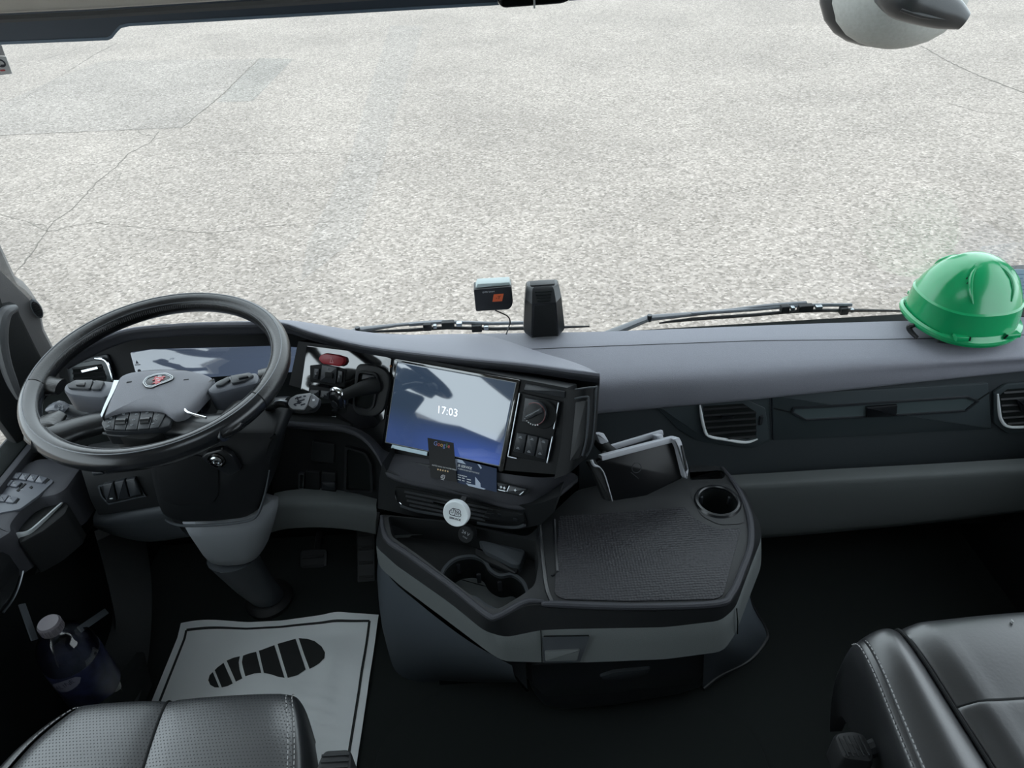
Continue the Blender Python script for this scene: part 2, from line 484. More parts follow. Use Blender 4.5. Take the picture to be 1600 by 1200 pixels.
# windscreen: pane, dark shade band along its top, sticker, surround
win = thing('window_1', 'wide windscreen over the yard with a dark stepped band along its top', None, W.w(0, 0, 0), kind='structure')
MB().prism(W, rect(0, .44, 2.30, 1.0, .02), -.003, .003).build('pane', m_glass, win)
m_band = mat('dark_shade_band', (66, 76, 88), .4, spec=.4)
m_bandedge = mat('band_edge_blue_grey', (104, 122, 140), .5)
edge = [(-60, 71), (0, 68), (95, 64), (170, 61), (177, 58), (184, 49), (191, 42), (204, 39), (330, 32), (640, 14), (800, 5), (1000, -8), (1300, -26), (1760, -54)]
le = W.px(edge, .004)
top = [(1.12, .86), (-1.12, .86)]
bd = MB().prism(W, le + top, .004, .008).build('shade_band', m_band, win)
ed2 = [(a, b + .0045) for a, b in le]
MB().grid([[W.w(a, b, .0095) for a, b in le], [W.w(a, b, .0095) for a, b in ed2]], thick=-W.n * .001).build('band_edge', m_bandedge, bd)
fh = yawtilt((0, 1.16, 1.40), 0, 0)
hp = fh.px([(-60, 25), (0, 22), (130, 16), (385, 0), (600, -14), (1760, -90)])
struct(MB().prism(fh, hp + [(1.14, .5), (-1.12, .5)], -.05, 0, .006), 'trim_1', mat('header_beige', (222, 216, 206), .7, .3, 500))
hl = [fh.w(a, b - .006, .004) for a, b in hp]
struct(MB().tube(hl, .005, 6), 'trim_2', m_body)

# left front pillar with speaker and grab handle
fp = Fr((-1.10, 1.33, .80), (.80, .6, 0), (0, 0, 1))          # faces back and inboard
pil = thing('trim_3', 'grey left windscreen pillar with speaker grille and black grab handle', None, fp.w(0, -.1, 0), kind='structure')
m_pil = mat('pillar_grey', (104, 103, 103), .65, .3, 600, spec=.3)
MB().prism(fp, fp.px([(-90, 330), (-25, 340), (0, 382), (20, 425), (30, 444), (42, 452), (52, 463), (62, 478), (67, 500), (70, 517), (88, 552), (105, 590), (60, 640), (-90, 430)]), -.05, 0, .012).build('pillar_cover', m_pil, pil)
sp = MB(); s0 = fp.hit(57, 482, .001)
sp.lathe(fp, [(.0225, -.004), (.0225, .004), (.019, .007), (.017, .005)], 24, s0[0], s0[1], .42, 1)
so = sp.build('speaker_ring', m_greyd, pil)
for k in range(9):
    zz = (k - 4) * .0036
    MB().prism(fp, rect(s0[0], s0[1] + zz, .013 * math.sqrt(max(.05, 1 - (zz / .018) ** 2)), .0017), .003, .0075).build('grille_bar', m_black, so)
fq = Fr((-1.10, 1.22, .80), (.5, .86, 0), (0, 0, 1))
MB().prism(fq, fq.px([(-80, 440), (-5, 440), (8, 480), (28, 476), (34, 492), (60, 545), (88, 600), (60, 680), (30, 700), (0, 660), (-80, 560)]), -.03, 0, .008).build('seal', m_blackm, pil)
hd = [fq.at(u, v, .02) for u, v in [(26, 481), (10, 487), (3, 503), (2, 535), (9, 570), (20, 600), (30, 622)]]
MB().tube(hd, [.007, .012, .013, .012, .011, .010, .006], 10, sub=3).build('grab_handle', mat('handle_grey', (74, 75, 77), .5, .2, 600), pil)
# right front pillar (just outside the frame)
struct(MB().prism(Fr((1.12, 1.32, .66), (-.8, .6, 0), (0, 0, 1)), [(-.04, 0), (.06, 0), (.03, 1.2), (-.06, 1.2)], 0, .04, .01), 'trim_4', m_pil)

# header sensor box that hangs at the top of the glass, inspection sticker
sb = thing('sensor_box', 'flat black sensor box stuck to the top of the windscreen, white line down it', 'sensor', W.at(835, 2, .01))
MB().prism(W, rp(W.px([(776, -60), (776, 4), (786, 13), (878, 6), (892, 0), (892, -60)], .03), .006), .004, .035, .006).build('housing', m_gloss, sb)
a0, a1 = W.hit(835, 13, .036), W.hit(834, -40, .036)
MB().bar(W.w(*a0, .036), W.w(*a1, .036), .0028, .002, W.n).build('white_line', m_print, sb)
stk = thing('sticker', 'small grey square sticker with rounded black logo at upper left glass edge', 'sticker', W.at(4, 104, .005))
MB().prism(W, W.px([(-40, 86), (9, 88), (19, 115), (-40, 122)], .004), .0035, .0045).build('sheet', mat('sticker_grey', (176, 176, 176), .6), stk)
pr = MB(); q = W.hit(1, 99, .005)
rr = circ(q[0], q[1], .0075, 18, .0065); pr.ringwall(W, rr, off(rr, .0022), .0045, .0052)
pr.prism(W, rect(q[0] + .002, q[1] - .003, .007, .002), .0045, .0052)
pr.build('logo', m_ink, stk)
q = W.hit(4, 110, .005); MB().prism(W, rect(q[0], q[1], .008, .0025, .001), .0045, .0052).build('red_mark', mat('red_print', (170, 60, 60), .6), stk)
MB().prism(W, W.px([(-40, 70), (2, 70), (8, 87), (-40, 86)], .004), .0035, .0042).build('clear_sleeve', mat('sleeve_grey', (150, 150, 152), .4), stk)

# ================================================================== DRIVER'S DOOR
dx = Fr((XL, 0, 0), (0, 1, 0), (0, 0, 1)); dx = Fr((XL, 0, 0), (0, -1, 0), (0, 0, 1))   # normal points inboard (-y x z = -x? fixed below)
if dx.n.x < 0: dx = Fr((XL, 0, 0), (0, 1, 0), (0, 0, 1))
sgn = 1 if dx.ex.y > 0 else -1
def D(*pts): return [(sgn * y, z) for y, z in pts]
door = thing('door_1', "driver's door with grey switch armrest, silver pull handle and lower pocket", None, (XL, .6, 0), kind='structure')
MB().prism(dx, D((-.06, .0), (1.30, .0), (1.30, .59), (-.06, .60)), -.05, 0, .008).build('door_panel', m_void, door)
MB().prism(dx, D((-.06, .56), (1.24, .56), (1.24, .585), (-.06, .605)), -.06, .014, .006).build('window_sill', m_softd, door)
MB().prism(dx, D((-.05, .60), (1.27, .575), (1.16, 1.36), (-.05, 1.36)), -.034, -.029).build('pane', m_glass, door)
fz = flat(.57)
arm_out = [(-90, 790), (0, 742), (28, 726), (60, 714), (118, 712), (128, 728), (104, 762), (88, 772), (62, 777), (44, 786), (28, 802), (17, 817), (19, 829), (-2, 842), (-90, 888)]
ap = MB().prism(fz, rp(fz.px(arm_out), .008), -.10, 0, .012).build('armrest', m_softd, door)
tag(ap, 'grey padded top')
fz2 = flat(.5705)
plate = MB().prism(fz2, rp(fz2.px([(-60, 792), (14, 744), (26, 738), (78, 748), (85, 753), (62, 775), (32, 797), (0, 803), (-60, 830)]), .006), -.002, .003, .0015).build('switch_plate', m_podtop, door)
for q in [[(16, 750.5), (22.5, 742), (37.5, 742), (30, 751.5)], [(31, 752), (38.5, 742.5), (50, 744), (42.5, 754)], [(43.5, 754), (51, 744.5), (63, 746), (55.5, 756)], [(56.5, 756.5), (64, 746.5), (77, 750), (68, 758)],
          [(2, 761), (9, 752), (23.5, 753.5), (16, 763)], [(17, 763), (24.5, 754), (36.5, 757), (28, 764.5)],
          [(-14, 784), (-8, 774), (2, 775), (-4, 786)], [(-3, 786), (3, 775.5), (16.5, 777), (9, 787.5)], [(10, 788), (17.5, 777.5), (31.5, 781), (23, 789.5)]]:
    MB().prism(fz2, rp(fz2.px(q), .0025), .002, .0075, .002).build('switch', m_podtop, plate)
bk = MB()
for q in [[(27, 769), (40.5, 757), (42.5, 758), (30, 770)], [(47, 764), (51, 761), (52.5, 763.5), (50, 766)], [(33, 762), (35.5, 757), (37, 757.5), (31, 764)], [(27, 787), (30.5, 781), (32, 781.5), (26, 789)], [(72, 756), (77.5, 750), (79, 751), (71, 758)]]:
    bk.prism(fz2, fz2.px(q), .002, .0045)
bk.build('slider_slot', m_blackm, plate)
sy = MB()
for (u, v) in [(28, 746), (42, 748), (54, 750), (11, 757), (25, 758.5), (4, 780.5), (18, 783), (37, 769)]:
    a, b = fz2.hit(u, v); sy.prism(fz2, rect(a, b, .0055, .0016), .0072, .0080); sy.prism(fz2, rect(a, b, .0016, .005), .0072, .0080)
sy.build('symbol', m_printd, plate)
# pull handle: dark cup and silver blade
fc = flat(.555)
MB().prism(fc, rp(fc.px([(15, 820), (26, 800), (46, 783), (64, 775), (92, 770), (104, 782), (98, 795), (64, 822), (26, 842)]), .006), -.10, -.012, .006).build('handle_cup', m_blackm, door)
up_, lo_ = [(-3, 852), (25, 833), (46, 829), (66, 813), (84, 797), (98, 785)], [(-3, 862), (18, 857), (42, 849), (62, 834), (84, 809), (99, 789)]
hz = [.555, .552, .55, .55, .55, .552]
MB().grid([[PZ(u, v, z) for (u, v), z in zip(up_, hz)], [PZ(u, v, z - .012) for (u, v), z in zip([((a[0] + b[0]) / 2 + 1, (a[1] + b[1]) / 2) for a, b in zip(up_, lo_)], hz)], [PZ(u, v, z - .035) for (u, v), z in zip(lo_, hz)]], 3, 3, thick=(-.008, .004, -.004)).build('pull_handle', mat('handle_silver', (165, 170, 172), .28, spec=.8), door)
# lower trims
fd = Fr((-1.075, 0, 0), dx.ex, (0, 0, 1))
MB().prism(fd, fd.px([(54, 900), (82, 826), (150, 786), (168, 795), (150, 822), (112, 866)]), -.03, 0, .008).build('trim_panel', m_blackm, door)
fe = Fr((-1.03, 0, 0), dx.ex, (0, 0, 1))
MB().prism(fe, rp(fe.px([(-90, 860), (0, 862), (30, 852), (38, 872), (34, 905), (22, 935), (4, 958), (-90, 1030)]), .02), -.07, 0, .012).build('door_arm', m_black, door)
MB().tube([fe.at(u, v, .001) for u, v in [(38, 872), (36, 890), (30, 914), (20, 937), (5, 957)]], .0022, 6, sub=3).build('edge_strip', m_silver, door)
# pocket: front wall and two elastic straps
fpk = Fr((-.885, 0, 0), dx.ex, (0, 0, 1))
MB().prism(fpk, D((.45, .12), (.90, .12), (.93, .20), (.80, .25), (.45, .25)), -.02, 0, .008).build('pocket_wall', m_void, door)
for (p, q, nm) in [((34, 944), (54, 1000), 0), ((166, 955), (124, 984), 1)]:
    a = PX(*p, -.99 if nm == 0 else -.93); b = PX(*q, -.96 if nm == 0 else -.90)
    MB().bar(a, b, .013, .003, (1, .3, .6)).build('strap', m_greyd, door)
# sill panel between door and footwell
rows = [[PX(152, 845, -1.02), PX(222, 812, -.98)], [PX(172, 925, -1.0), PX(236, 900, -.95)], [PX(181, 985, -.98), PX(236, 985, -.92)], [PX(160, 1050, -.95), PX(226, 1060, -.89)], [PX(120, 1130, -.93), PX(200, 1140, -.87)]]
struct(MB().grid(rows, 1, 4, thick=(-.02, .03, 0)), 'trim_5', mat('sill_plastic', (27, 30, 31), .65, .3))

# bottle in the pocket
bx, by, bz = -.935, .826, .455
bf = flat(0, (bx, by))
bot = thing('water_bottle', 'clear water bottle with grey cap and blue wrap label in the door pocket', 'bottle', (bx, by, .11))
prof = [(.0005, .115), (.044, .115), (.050, .125), (.050, .17), (.0475, .176), (.050, .182), (.050, .21), (.0475, .216), (.050, .222), (.0505, .355), (.0505, .372), (.047, .390), (.039, .408), (.027, .423), (.0185, .432), (.0165, .438), (.0165, .45), (.0005, .45)]
MB().lathe(bf, prof, 32).build('body', m_pet, bot)
cap = MB().lathe(bf, [(.0005, .432), (.0185, .432), (.0195, .434), (.0195, .452), (.0175, .4555), (.0005, .4555)], 28)
cp = cap.build('cap', mat('cap_grey', (96, 92, 97), .5), bot)
for k in range(24):
    t = 2 * math.pi * k / 24
    MB().bar((bx + .0196 * math.cos(t), by + .0196 * math.sin(t), .435), (bx + .0196 * math.cos(t), by + .0196 * math.sin(t), .451), .002, .0016, (math.cos(t), math.sin(t), 0)).build('cap_rib', cp.data.materials[0], cp)
m_lab = mat('label_blue', (24, 27, 46), .35, vary=.6, vscale=60)
lab = MB().lathe(bf, [(.0508, .245), (.0514, .246), (.0514, .352), (.0508, .353)], 32).build('label', m_lab, bot)
vv = []
for j in range(2):
    for k in range(11):
        s = (k - 5) / 5; t = -math.pi / 2 + .05 + s * .62
        hgt = .016 * math.sqrt(max(0, 1 - s * s)); z = .330 + .010 * s + (hgt if j else -hgt)
        vv.append((bx + .0517 * math.cos(t), by + .0517 * math.sin(t), z))
MB().grid([[V(p) for p in vv[:11]], [V(p) for p in vv[11:]]]).build('oval_emblem', mat('label_pale', (92, 92, 104), .5), lab)
lt = MB()
for k, ch in enumerate('ALINE'):
    t = -math.pi / 2 - .26 + k * .155
    f = Fr((bx + .0519 * math.cos(t), by + .0519 * math.sin(t), .324 + .004 * k), (-math.sin(t), math.cos(t), .1), (0, 0, 1))
    lt.text(ch, f, 0, 0, .015, 0.0002, 0, 'CENTER')
lt.build('lettering', m_ink, lab)

# paper foot mat
fm = flat(.006)
mq = {'a': PZ(285, 978, .006), 'b': PZ(592, 962, .006), 'c': PZ(556, 1178, .006)}
mo = mq['a']; mex = (mq['b'] - mq['a']); mw = mex.length
FM = Fr(mo, mex, (mq['c'] - mq['b']) * -1)                  # ey points forward
md = .46
def mz(a, b):
    z = .0025 * math.sin(a * 22 + 1) * math.sin(b * 17) + .002 * math.sin(b * 40 + a * 30)
    z += .020 * max(0, 1 - b * -1 / .05) * (.35 + .5 * math.sin(a * 19 + .4)) if b > -.05 else 0
    z += .012 * math.exp(-((a - .40) / .03) ** 2) * (.6 + .4 * math.sin(b * 26))
    z += .004 * math.exp(-((b + .27) / .06) ** 2 - ((a - .40) / .06) ** 2) * math.sin(b * 210 + a * 60)
    return max(.0, z) + .001
mat_t = thing('paper_floor_mat', "white paper mat with black border and shoe print on the driver's floor", 'floor mat', FM.w(mw / 2, -md / 2, -.004))
NX, NY = 60, 52
m_paper = mat('paper_white', (234, 237, 237), .7, .9, 26)
MB().grid([[FM.w(mw * i / NX, -md * j / NY, mz(mw * i / NX, -md * j / NY)) for i in range(NX + 1)] for j in range(NY + 1)], thick=-FM.n * .0008).build('sheet', m_paper, mat_t, smooth=70)
m_pblk = mat('printed_black', (32, 34, 34), .7)
def strip(a0, b0, a1, b1, w):
    n = 40; r = [[], []]
    dx_, dy_ = a1 - a0, b1 - b0; l = math.hypot(dx_, dy_); sx_, sy_ = -dy_ / l * w / 2, dx_ / l * w / 2
    for k in range(n + 1):
        a, b = a0 + dx_ * k / n, b0 + dy_ * k / n
        for s, q in ((1, r[0]), (-1, r[1])): q.append(FM.w(a + s * sx_, b + s * sy_, mz(a + s * sx_, b + s * sy_) + .0012))
    return MB().grid(r)
ins = .020
for (a0, b0, a1, b1) in [(ins, -ins, mw - ins, -ins), (ins, -ins, ins, -md + ins), (mw - ins, -ins, mw - ins, -md + ins), (ins, -md + ins, mw - ins, -md + ins)]:
    strip(a0, b0, a1, b1, .0062).build('border_line', m_pblk, mat_t)
def sole(pts):
    P = FM.px(pts); mb = MB()
    bm = bmesh.new(); vs = [bm.verts.new((a, b, 0)) for a, b in P]; f = bm.faces.new(vs)
    bmesh.ops.triangulate(bm, faces=[f]); bmesh.ops.subdivide_edges(bm, edges=bm.edges[:], cuts=3, use_grid_fill=True)
    bm.verts.index_update()
    mb.add([FM.w(v.co.x, v.co.y, mz(v.co.x, v.co.y) + .0016) for v in bm.verts], [tuple(v.index for v in q.verts) for q in bm.faces]); bm.free(); return mb
for pts in [
    [(326, 1064), (328, 1056), (333, 1051), (343, 1075), (336, 1075), (329, 1071)],
    [(336, 1048), (341, 1043), (350, 1037), (364, 1069), (356, 1073), (347, 1075)],
    [(355, 1034), (366, 1030), (376, 1028), (374, 1037), (375, 1048), (379, 1061), (369, 1066)],
    [(381, 1027), (391, 1023), (401, 1020), (409, 1053), (398, 1054), (384, 1058), (381, 1047), (379, 1037)],
    [(405, 1018), (418, 1013), (429, 1009), (437, 1035), (445, 1060), (436, 1059), (424, 1055), (413, 1053), (409, 1036)],
    [(434, 1007), (448, 1003), (462, 999), (470, 1023), (478, 1047), (465, 1056), (450, 1060), (442, 1034)],
    [(467, 998), (480, 999), (492, 1003), (503, 1012), (509, 1023), (508, 1032), (500, 1039), (484, 1046), (475, 1022)]]:
    sole(pts).build('sole_segment', m_pblk, mat_t)

# pedals and footwell
for (u, v, w, h, lab_) in [(490, 893, .075, .12, 'wide black brake pedal in the dark driver footwell'), (572, 868, .05, .17, 'narrow black accelerator pedal beside the tunnel in the footwell')]:
    p = PY(u, v, 1.30)
    pf = yawtilt(p, 0, 50); t = thing('pedal', lab_, 'pedal', (p.x, p.y, max(p.z - .05, .0)))
    MB().prism(pf, rect(0, 0, w, h, .012), -.01, .004, .004).build('pad', m_black, t)
    for k in range(4): MB().prism(pf, rect(0, -h * .33 + k * h * .22, w * .78, .008), .003, .007, .002).build('rib', m_rubber, t)
    MB().tube([pf.w(0, 0, -.01), pf.w(0, .10, -.06), pf.w(0, .16, -.10)], .011, 8, sub=3).build('arm', m_black, t)
tp = MB().prism(flat(.0), rp([(-.40, .35), (.42, .35), (.42, .78), (.2, .92), (-.28, .92), (-.40, .8)], .05), 0, .006, .003)
tag(tp.build('rubber_mat', m_floor), 'black rubber mat on the floor between the seats below the console', 'mat')

# ================================================================== SEATS
def cushion(x0, x1, yf, yb, z, front_drop, seam_x=None, crown=.02):
    pass
# driver's seat: cushion front edge shows
ds = thing('driver_seat', "black leather driver's seat, perforated cushion with pale edge stitching", 'seat', (-.64, .35, 0))
def seat_surface(xs_l, xs_r, ys, zs, n=14, bolster=.0, crown=.012, dl=.010, dr=.010):
    rows = []
    for xl, xr, y, z in zip(xs_l, xs_r, ys, zs):
        r = []
        for i in range(n + 1):
            s = i / n; x = xl + (xr - xl) * s; e = abs(2 * s - 1)
            r.append(V((x, y - .0 * e, z + crown * (1 - e ** 2.5) - (dl if s < .5 else dr) * max(0, e - .86) / .14)))
        rows.append(r)
    return rows
yl = [.675, .672, .655, .60, .52, .40, .25, .10]
zl = [.385, .425, .444, .452, .450, .447, .446, .446]
xl_ = [-.80, -.815, -.825, -.858, -.885, -.905, -.92, -.92]
xm = [-.665, -.665, -.664, -.660, -.656, -.653, -.652, -.65]
xr_ = [-.470, -.462, -.457, -.440, -.425, -.415, -.41, -.41]
L_ = seat_surface(xl_, [x - .0008 for x in xm], yl, zl, 12, crown=.006, dr=.002)
R_ = seat_surface([x + .0008 for x in xm], xr_, yl, zl, 12, crown=.006, dl=.002, dr=.004)
MB().grid(L_, 1, 5, thick=(0, 0, -.03)).build('cushion', m_perf, ds, smooth=60)
MB().grid(R_, 1, 5, thick=(0, 0, -.03)).build('cushion', m_perf, ds, smooth=60)
MB().tube([V((x, y + .0005, z - .0022)) for x, y, z in zip(xm, yl, zl)], .0026, 8, sub=5).build('cushion_seam', m_blackm, ds)
# side bolster facing the tunnel, and the left one
def side(xs, dxs, nm, top_drop=.004):
    rows = [[V((x, y, z - top_drop)) for x, y, z in zip(xs, yl, zl)],
            [V((x + d * .6, y - .004, z - .010)) for x, d, y, z in zip(xs, dxs, yl, zl)],
            [V((x + d, y - .010, z - .045)) for x, d, y, z in zip(xs, dxs, yl, zl)],
            [V((x + d * .9, y - .015, z - .13)) for x, d, y, z in zip(xs, dxs, yl, zl)]]
    return MB().grid(rows, 4, 4).build(nm, m_seat, ds, smooth=60)
side(xr_, [.012, .018, .020, .022, .024, .026, .028, .028], 'bolster')
side(xl_, [-.012, -.02, -.028, -.034, -.04, -.04, -.04, -.04], 'bolster')
MB().grid([[V((x, yl[0] + .004, .39)) for x in (-.80, -.7, -.6, -.47)], [V((x, yl[0] + .001, .30)) for x in (-.80, -.7, -.6, -.47)]], 3, 1, thick=(0, -.03, 0)).build('apron', m_seat, ds)
def stitches(path, step, par, r=.0009, name='stitching'):
    P = crom([V(p) for p in path], 30); mb = MB(); acc = 0; i = 0; last = P[0]; on = []
    seg = []
    for a, b in zip(P, P[1:]):
        acc += (b - a).length; seg.append(b)
        if acc >= step:
            if len(seg) > 1: mb.tube([last, seg[len(seg) // 2]], r, 5)
            last = b; seg = []; acc = 0
    o = mb.build(name, m_thread, par); o['kind'] = 'stuff'; return o
for off_ in (-.006, .004):
    stitches([V((x + off_, y, z + .0008 - abs(off_) * .1)) for x, y, z in zip(xr_[1:], yl[1:], zl[1:])], .0075, ds, .0009)
stitches([V((x + .003, y, z + .0006)) for x, y, z in zip(xl_[1:], yl[1:], zl[1:])], .0075, ds)
MB().prism(flat(.0), rect(-.66, .36, .36, .46, .05), .05, .28, .02).build('suspension_base', m_void, ds)
MB().prism(flat(.0), rect(-.66, .36, .44, .58, .05), .26, .43, .02).build('seat_pan', m_blackm, ds)
MB().prism(flat(.0), rect(-.66, .36, .30, .50, .02), 0, .06, .01).build('floor_rail', m_blackm, ds)
# armrest end of the driver's seat
q0, q1 = PZ(499, 1172, .53), PZ(553, 1170, .53)
ae = Fr((q0 + q1) / 2, (1, 0, 0), (0, 1, 0))
aw = (q1 - q0).length / 2
arm = MB().prism(ae, rp([(-aw, -.36), (aw, -.36), (aw, -.014), (aw * .75, .002), (-aw * .75, .002), (-aw, -.012)], .010), -.05, 0, .008)
ab = arm.build('armrest', m_rubber, ds)
for k in range(6):
    y = -.008 - k * .0085
    MB().bar(ae.w(-aw * .8, y, .0004), ae.w(aw * .8, y, .0004), .0028, .0022, ae.n).build('grip_rib', m_black, ab)

# passenger seat
ps = thing('passenger_seat', 'black leather passenger seat with creased cushion and double edge stitching', 'seat', (.70, .30, 0))
yl = [.628, .624, .606, .56, .49, .41, .30, .16]
zl = [.52, .575, .598, .606, .604, .601, .600, .600]
bl = [.432, .432, .430, .428, .424, .420, .416, .412]       # outer edge of the left bolster
br = [.495, .492, .489, .492, .498, .505, .512, .515]       # groove between bolster and cushion
ce = [.95, .952, .955, .955, .955, .955, .955, .955]
be = [1.02, 1.022, 1.025, 1.025, 1.025, 1.025, 1.025, 1.025]
rows = []
for i, y in enumerate(yl):
    r = []
    for k in range(17):
        s = k / 16
        x = br[i] + (ce[i] - br[i]) * s; e = abs(2 * s - 1)
        sag = .016 * (1 - e ** 2)
        crease = .004 * math.exp(-((y - .47) / .006) ** 2)
        r.append(V((x, y + .012 * (1 - e * e) * (1 if i < 3 else .2), zl[i] + .010 - sag * .3 - .016 * max(0, e - .88) / .12)))
    rows.append(r)
m_ps = m_seat
MB().grid(rows[:5], 2, 6, thick=(0, 0, -.03)).build('cushion', m_ps, ps, smooth=60)
b2 = [[p + V((0, -.001 if i == 0 else 0, -.0015 if i == 0 else 0)) for p in r] for i, r in enumerate(rows[4:])]
b2 = [b2[0], [p + V((0, -.012, .0025)) for p in b2[0]]] + b2[1:]
MB().grid(b2, 2, 6, thick=(0, 0, -.03)).build('cushion', m_ps, ps, smooth=60)
MB().tube([rows[4][k] + V((0, -.0005, -.0018)) for k in range(17)], .0024, 8, sub=2).build('cross_seam', m_blackm, ps)
def bolster(x0, x1, nm, lean):
    rr = []
    for i, y in enumerate(yl):
        a, b = x0[i], x1[i]; w = b - a; r = []
        for k in range(9):
            s = k / 8; r.append(V((a + w * s, y - .012 * (1 - s if lean > 0 else s), zl[i] + .022 * math.sin(math.pi * (.12 + .80 * s)) - .010)))
        rr.append(r)
    return MB().grid(rr, 2, 6, thick=(0, 0, -.03)).build(nm, m_ps, ps, smooth=60)
bolster(bl, [x - .002 for x in br], 'bolster', 1)
bolster([x + .002 for x in ce], be, 'bolster', -1)
MB().tube([V((x, y, z - .0022)) for x, y, z in zip(br, yl, zl)], .0028, 8, sub=5).build('bolster_seam', m_blackm, ps)
sd = [[V((x + .001, y - .012, z - .004)) for x, y, z in zip(bl, yl, zl)], [V((x - .010, y - .014, z - .014)) for x, y, z in zip(bl, yl, zl)], [V((x - .014, y - .018, z - .05)) for x, y, z in zip(bl, yl, zl)], [V((x - .004, y - .02, z - .13)) for x, y, z in zip(bl, yl, zl)], [V((x + .01, y - .02, z - .20)) for x, y, z in zip(bl, yl, zl)]]
MB().grid(sd, 4, 4, thick=(.02, 0, 0)).build('side_cover', m_seat, ps, smooth=60)
for dd, zz in ((.0015, -.0015), (-.0085, -.0095)):
    stitches([V((x + dd, y - .0125, z + zz + .0012)) for x, y, z in zip(bl[1:], yl[1:], zl[1:])], .0065, ps, .0009)
MB().grid([[V((x, .630, .53)) for x in (.44, .6, .8, 1.01)], [V((x, .625, .40)) for x in (.44, .6, .8, 1.01)]], 3, 1, thick=(0, -.03, 0)).build('apron', m_seat, ps)
MB().prism(flat(0), rect(.725, .36, .52, .46, .05), .36, .57, .02).build('seat_pan', m_blackm, ps)
MB().prism(flat(0), rect(.725, .36, .40, .42, .03), 0, .38, .02).build('seat_box', m_void, ps)
# two scuff nicks on the leather
for (u, v, l) in [(1523, 1041, .006), (1582, 970, .004)]:
    p = PZ(u, v, .612); MB().prism(Fr(p, (.3, 1, 0), (1, -.3, 0)) if False else flat(p.z, (p.x, p.y)), circ(0, 0, l * .3, 8, l * .7), -.004, .0006).build('scuff', m_thread if v < 1000 else m_void, ps)
# lever knob on the side of the passenger seat
q0 = PZ(1328, 1141, .53)
kf = Fr(q0, (1, 0, 0), (0, 1, 0))
kb = MB().prism(kf, rp([(-.026, -.038), (.014, -.046), (.022, -.030), (.020, -.004), (.006, .002), (-.016, .001), (-.026, -.006)], .008), -.05, 0, .010)
kn = kb.build('adjuster_knob', m_rubber, ps)
for k in range(5): MB().bar(kf.w(-.019 + k * .007, -.008, .0004), kf.w(-.017 + k * .007, -.036, .0004), .0022, .0018, kf.n).build('grip_rib', m_black, kn)
MB().tube([kf.w(.012, -.02, -.025), kf.w(.045, -.012, -.022), kf.w(.085, -.010, -.02)], .012, 10).build('lever_shaft', m_black, ps)

# ================================================================== DASHBOARD
dash = thing('dashboard', 'dark truck dashboard from pillar to pillar with screens, switches, vents and soft grey top', 'dashboard', (0, 1.25, .30))
def lerp_px(tab, u):
    for (u0, v0), (u1, v1) in zip(tab, tab[1:]):
        if u <= u1: break
    return v0 + (v1 - v0) * (u - u0) / (u1 - u0)
U_ = [660, 740, 820, 940, 1060, 1180, 1300, 1430, 1560, 1700]
FAR = [(660, 525), (800, 522.5), (900, 521), (1000, 518), (1100, 514), (1250, 508), (1430, 503), (1700, 494)]
SEAM = [(660, 553), (940, 541.5), (1175, 533), (1421, 530), (1700, 520)]
L2 = [(660, 602), (940, 584), (1200, 573), (1600, 556), (1700, 551)]
L3 = [(660, 633), (940, 612), (1200, 598), (1600, 567), (1700, 561)]
L4 = [(660, 668), (940, 645), (1200, 622), (1600, 580), (1700, 570)]
rf = [PZ(u, lerp_px(FAR, u), .703) for u in U_]
rs = [PZ(u, lerp_px(SEAM, u), .708) for u in U_]
r2 = [PZ(u, lerp_px(L2, u), .697) for u in U_]
r3 = [PZ(u, lerp_px(L3, u), .674) for u in U_]
yb_ = lambda x: 1.135 - .06 * max(0, (x - .12)) / .88 * .8
r4 = []
for u, p in zip(U_, r3): r4.append(PY(u, lerp_px(L4, u), p.y + .002))
r0 = [V((p.x, 1.43, .53)) for p in rf]
sm = V((0, .0006, 0))
top_rear = MB().grid([r0, [p + V((0, .022, -.10)) for p in rf], [p + V((0, .010, -.030)) for p in rf], [p + V((0, .004, -.004)) for p in rf], rf, [p + V((0, .0022, .0004)) for p in rs], [p + V((0, .001, -.0025)) for p in rs]], 3, 3)
top_rear.build('demist_strip', m_soft, dash, smooth=50)
front = MB().grid([[p + V((0, -.0002, -.0025)) for p in rs], [p + V((0, -.0015, .0004)) for p in rs], r2, r3, r4, [p + V((0, .02, -.006)) for p in r4]], 3, 4)
front.build('soft_top', m_soft, dash, smooth=60)

MB().tube([p + V((0, 0, .0002)) for u, p in zip(U_, rs) if u > 800], .0011, 6, sub=4).build('dash_seam', m_blackm, dash)
# passenger side fascia
pA, pB = r4[3] + V((0, .010, 0)), r4[8] + V((0, .010, 0))
DF = Fr(pA, V((pB.x - pA.x, pB.y - pA.y, 0)), (0, 0, 1))
fas = MB().prism(DF, DF.px([(905, 640), (1000, 636), (1700, 560), (1700, 725), (1600, 722), (1157, 748), (905, 775)]), -.04, 0)
fas.build('fascia', m_face, dash)
MB().prism(DF, rp(DF.px([(1019, 629), (1201, 617.5), (1203.5, 689), (1180, 699), (1158, 698), (1108, 692), (1088, 688), (1060, 671)], .003), .004), 0, .004, .002).build('vent_panel', m_facep, dash)
cp_ = MB().prism(DF, rp(DF.px([(1206.5, 617), (1544, 599), (1549, 669.5), (1208.5, 688)], .003), .002), 0, .004, .0015)
ctr = cp_.build('glove_lid', m_facep, dash)
tr = [(1240, 636), (1300, 633), (1365, 628.5), (1512, 618.5), (1529, 625.5), (1508, 642), (1400, 649), (1258, 656.5), (1236, 644)]
MB().prism(DF, DF.px(tr, .0045), .0035, .0048).build('handle_recess', mat('recess_grey', (70, 80, 82), .35), ctr)
rim_ = DF.px(tr, .005)
MB().ringwall(DF, rim_, off(rim_, .0035), .004, .0085).build('recess_rim', m_key, ctr)
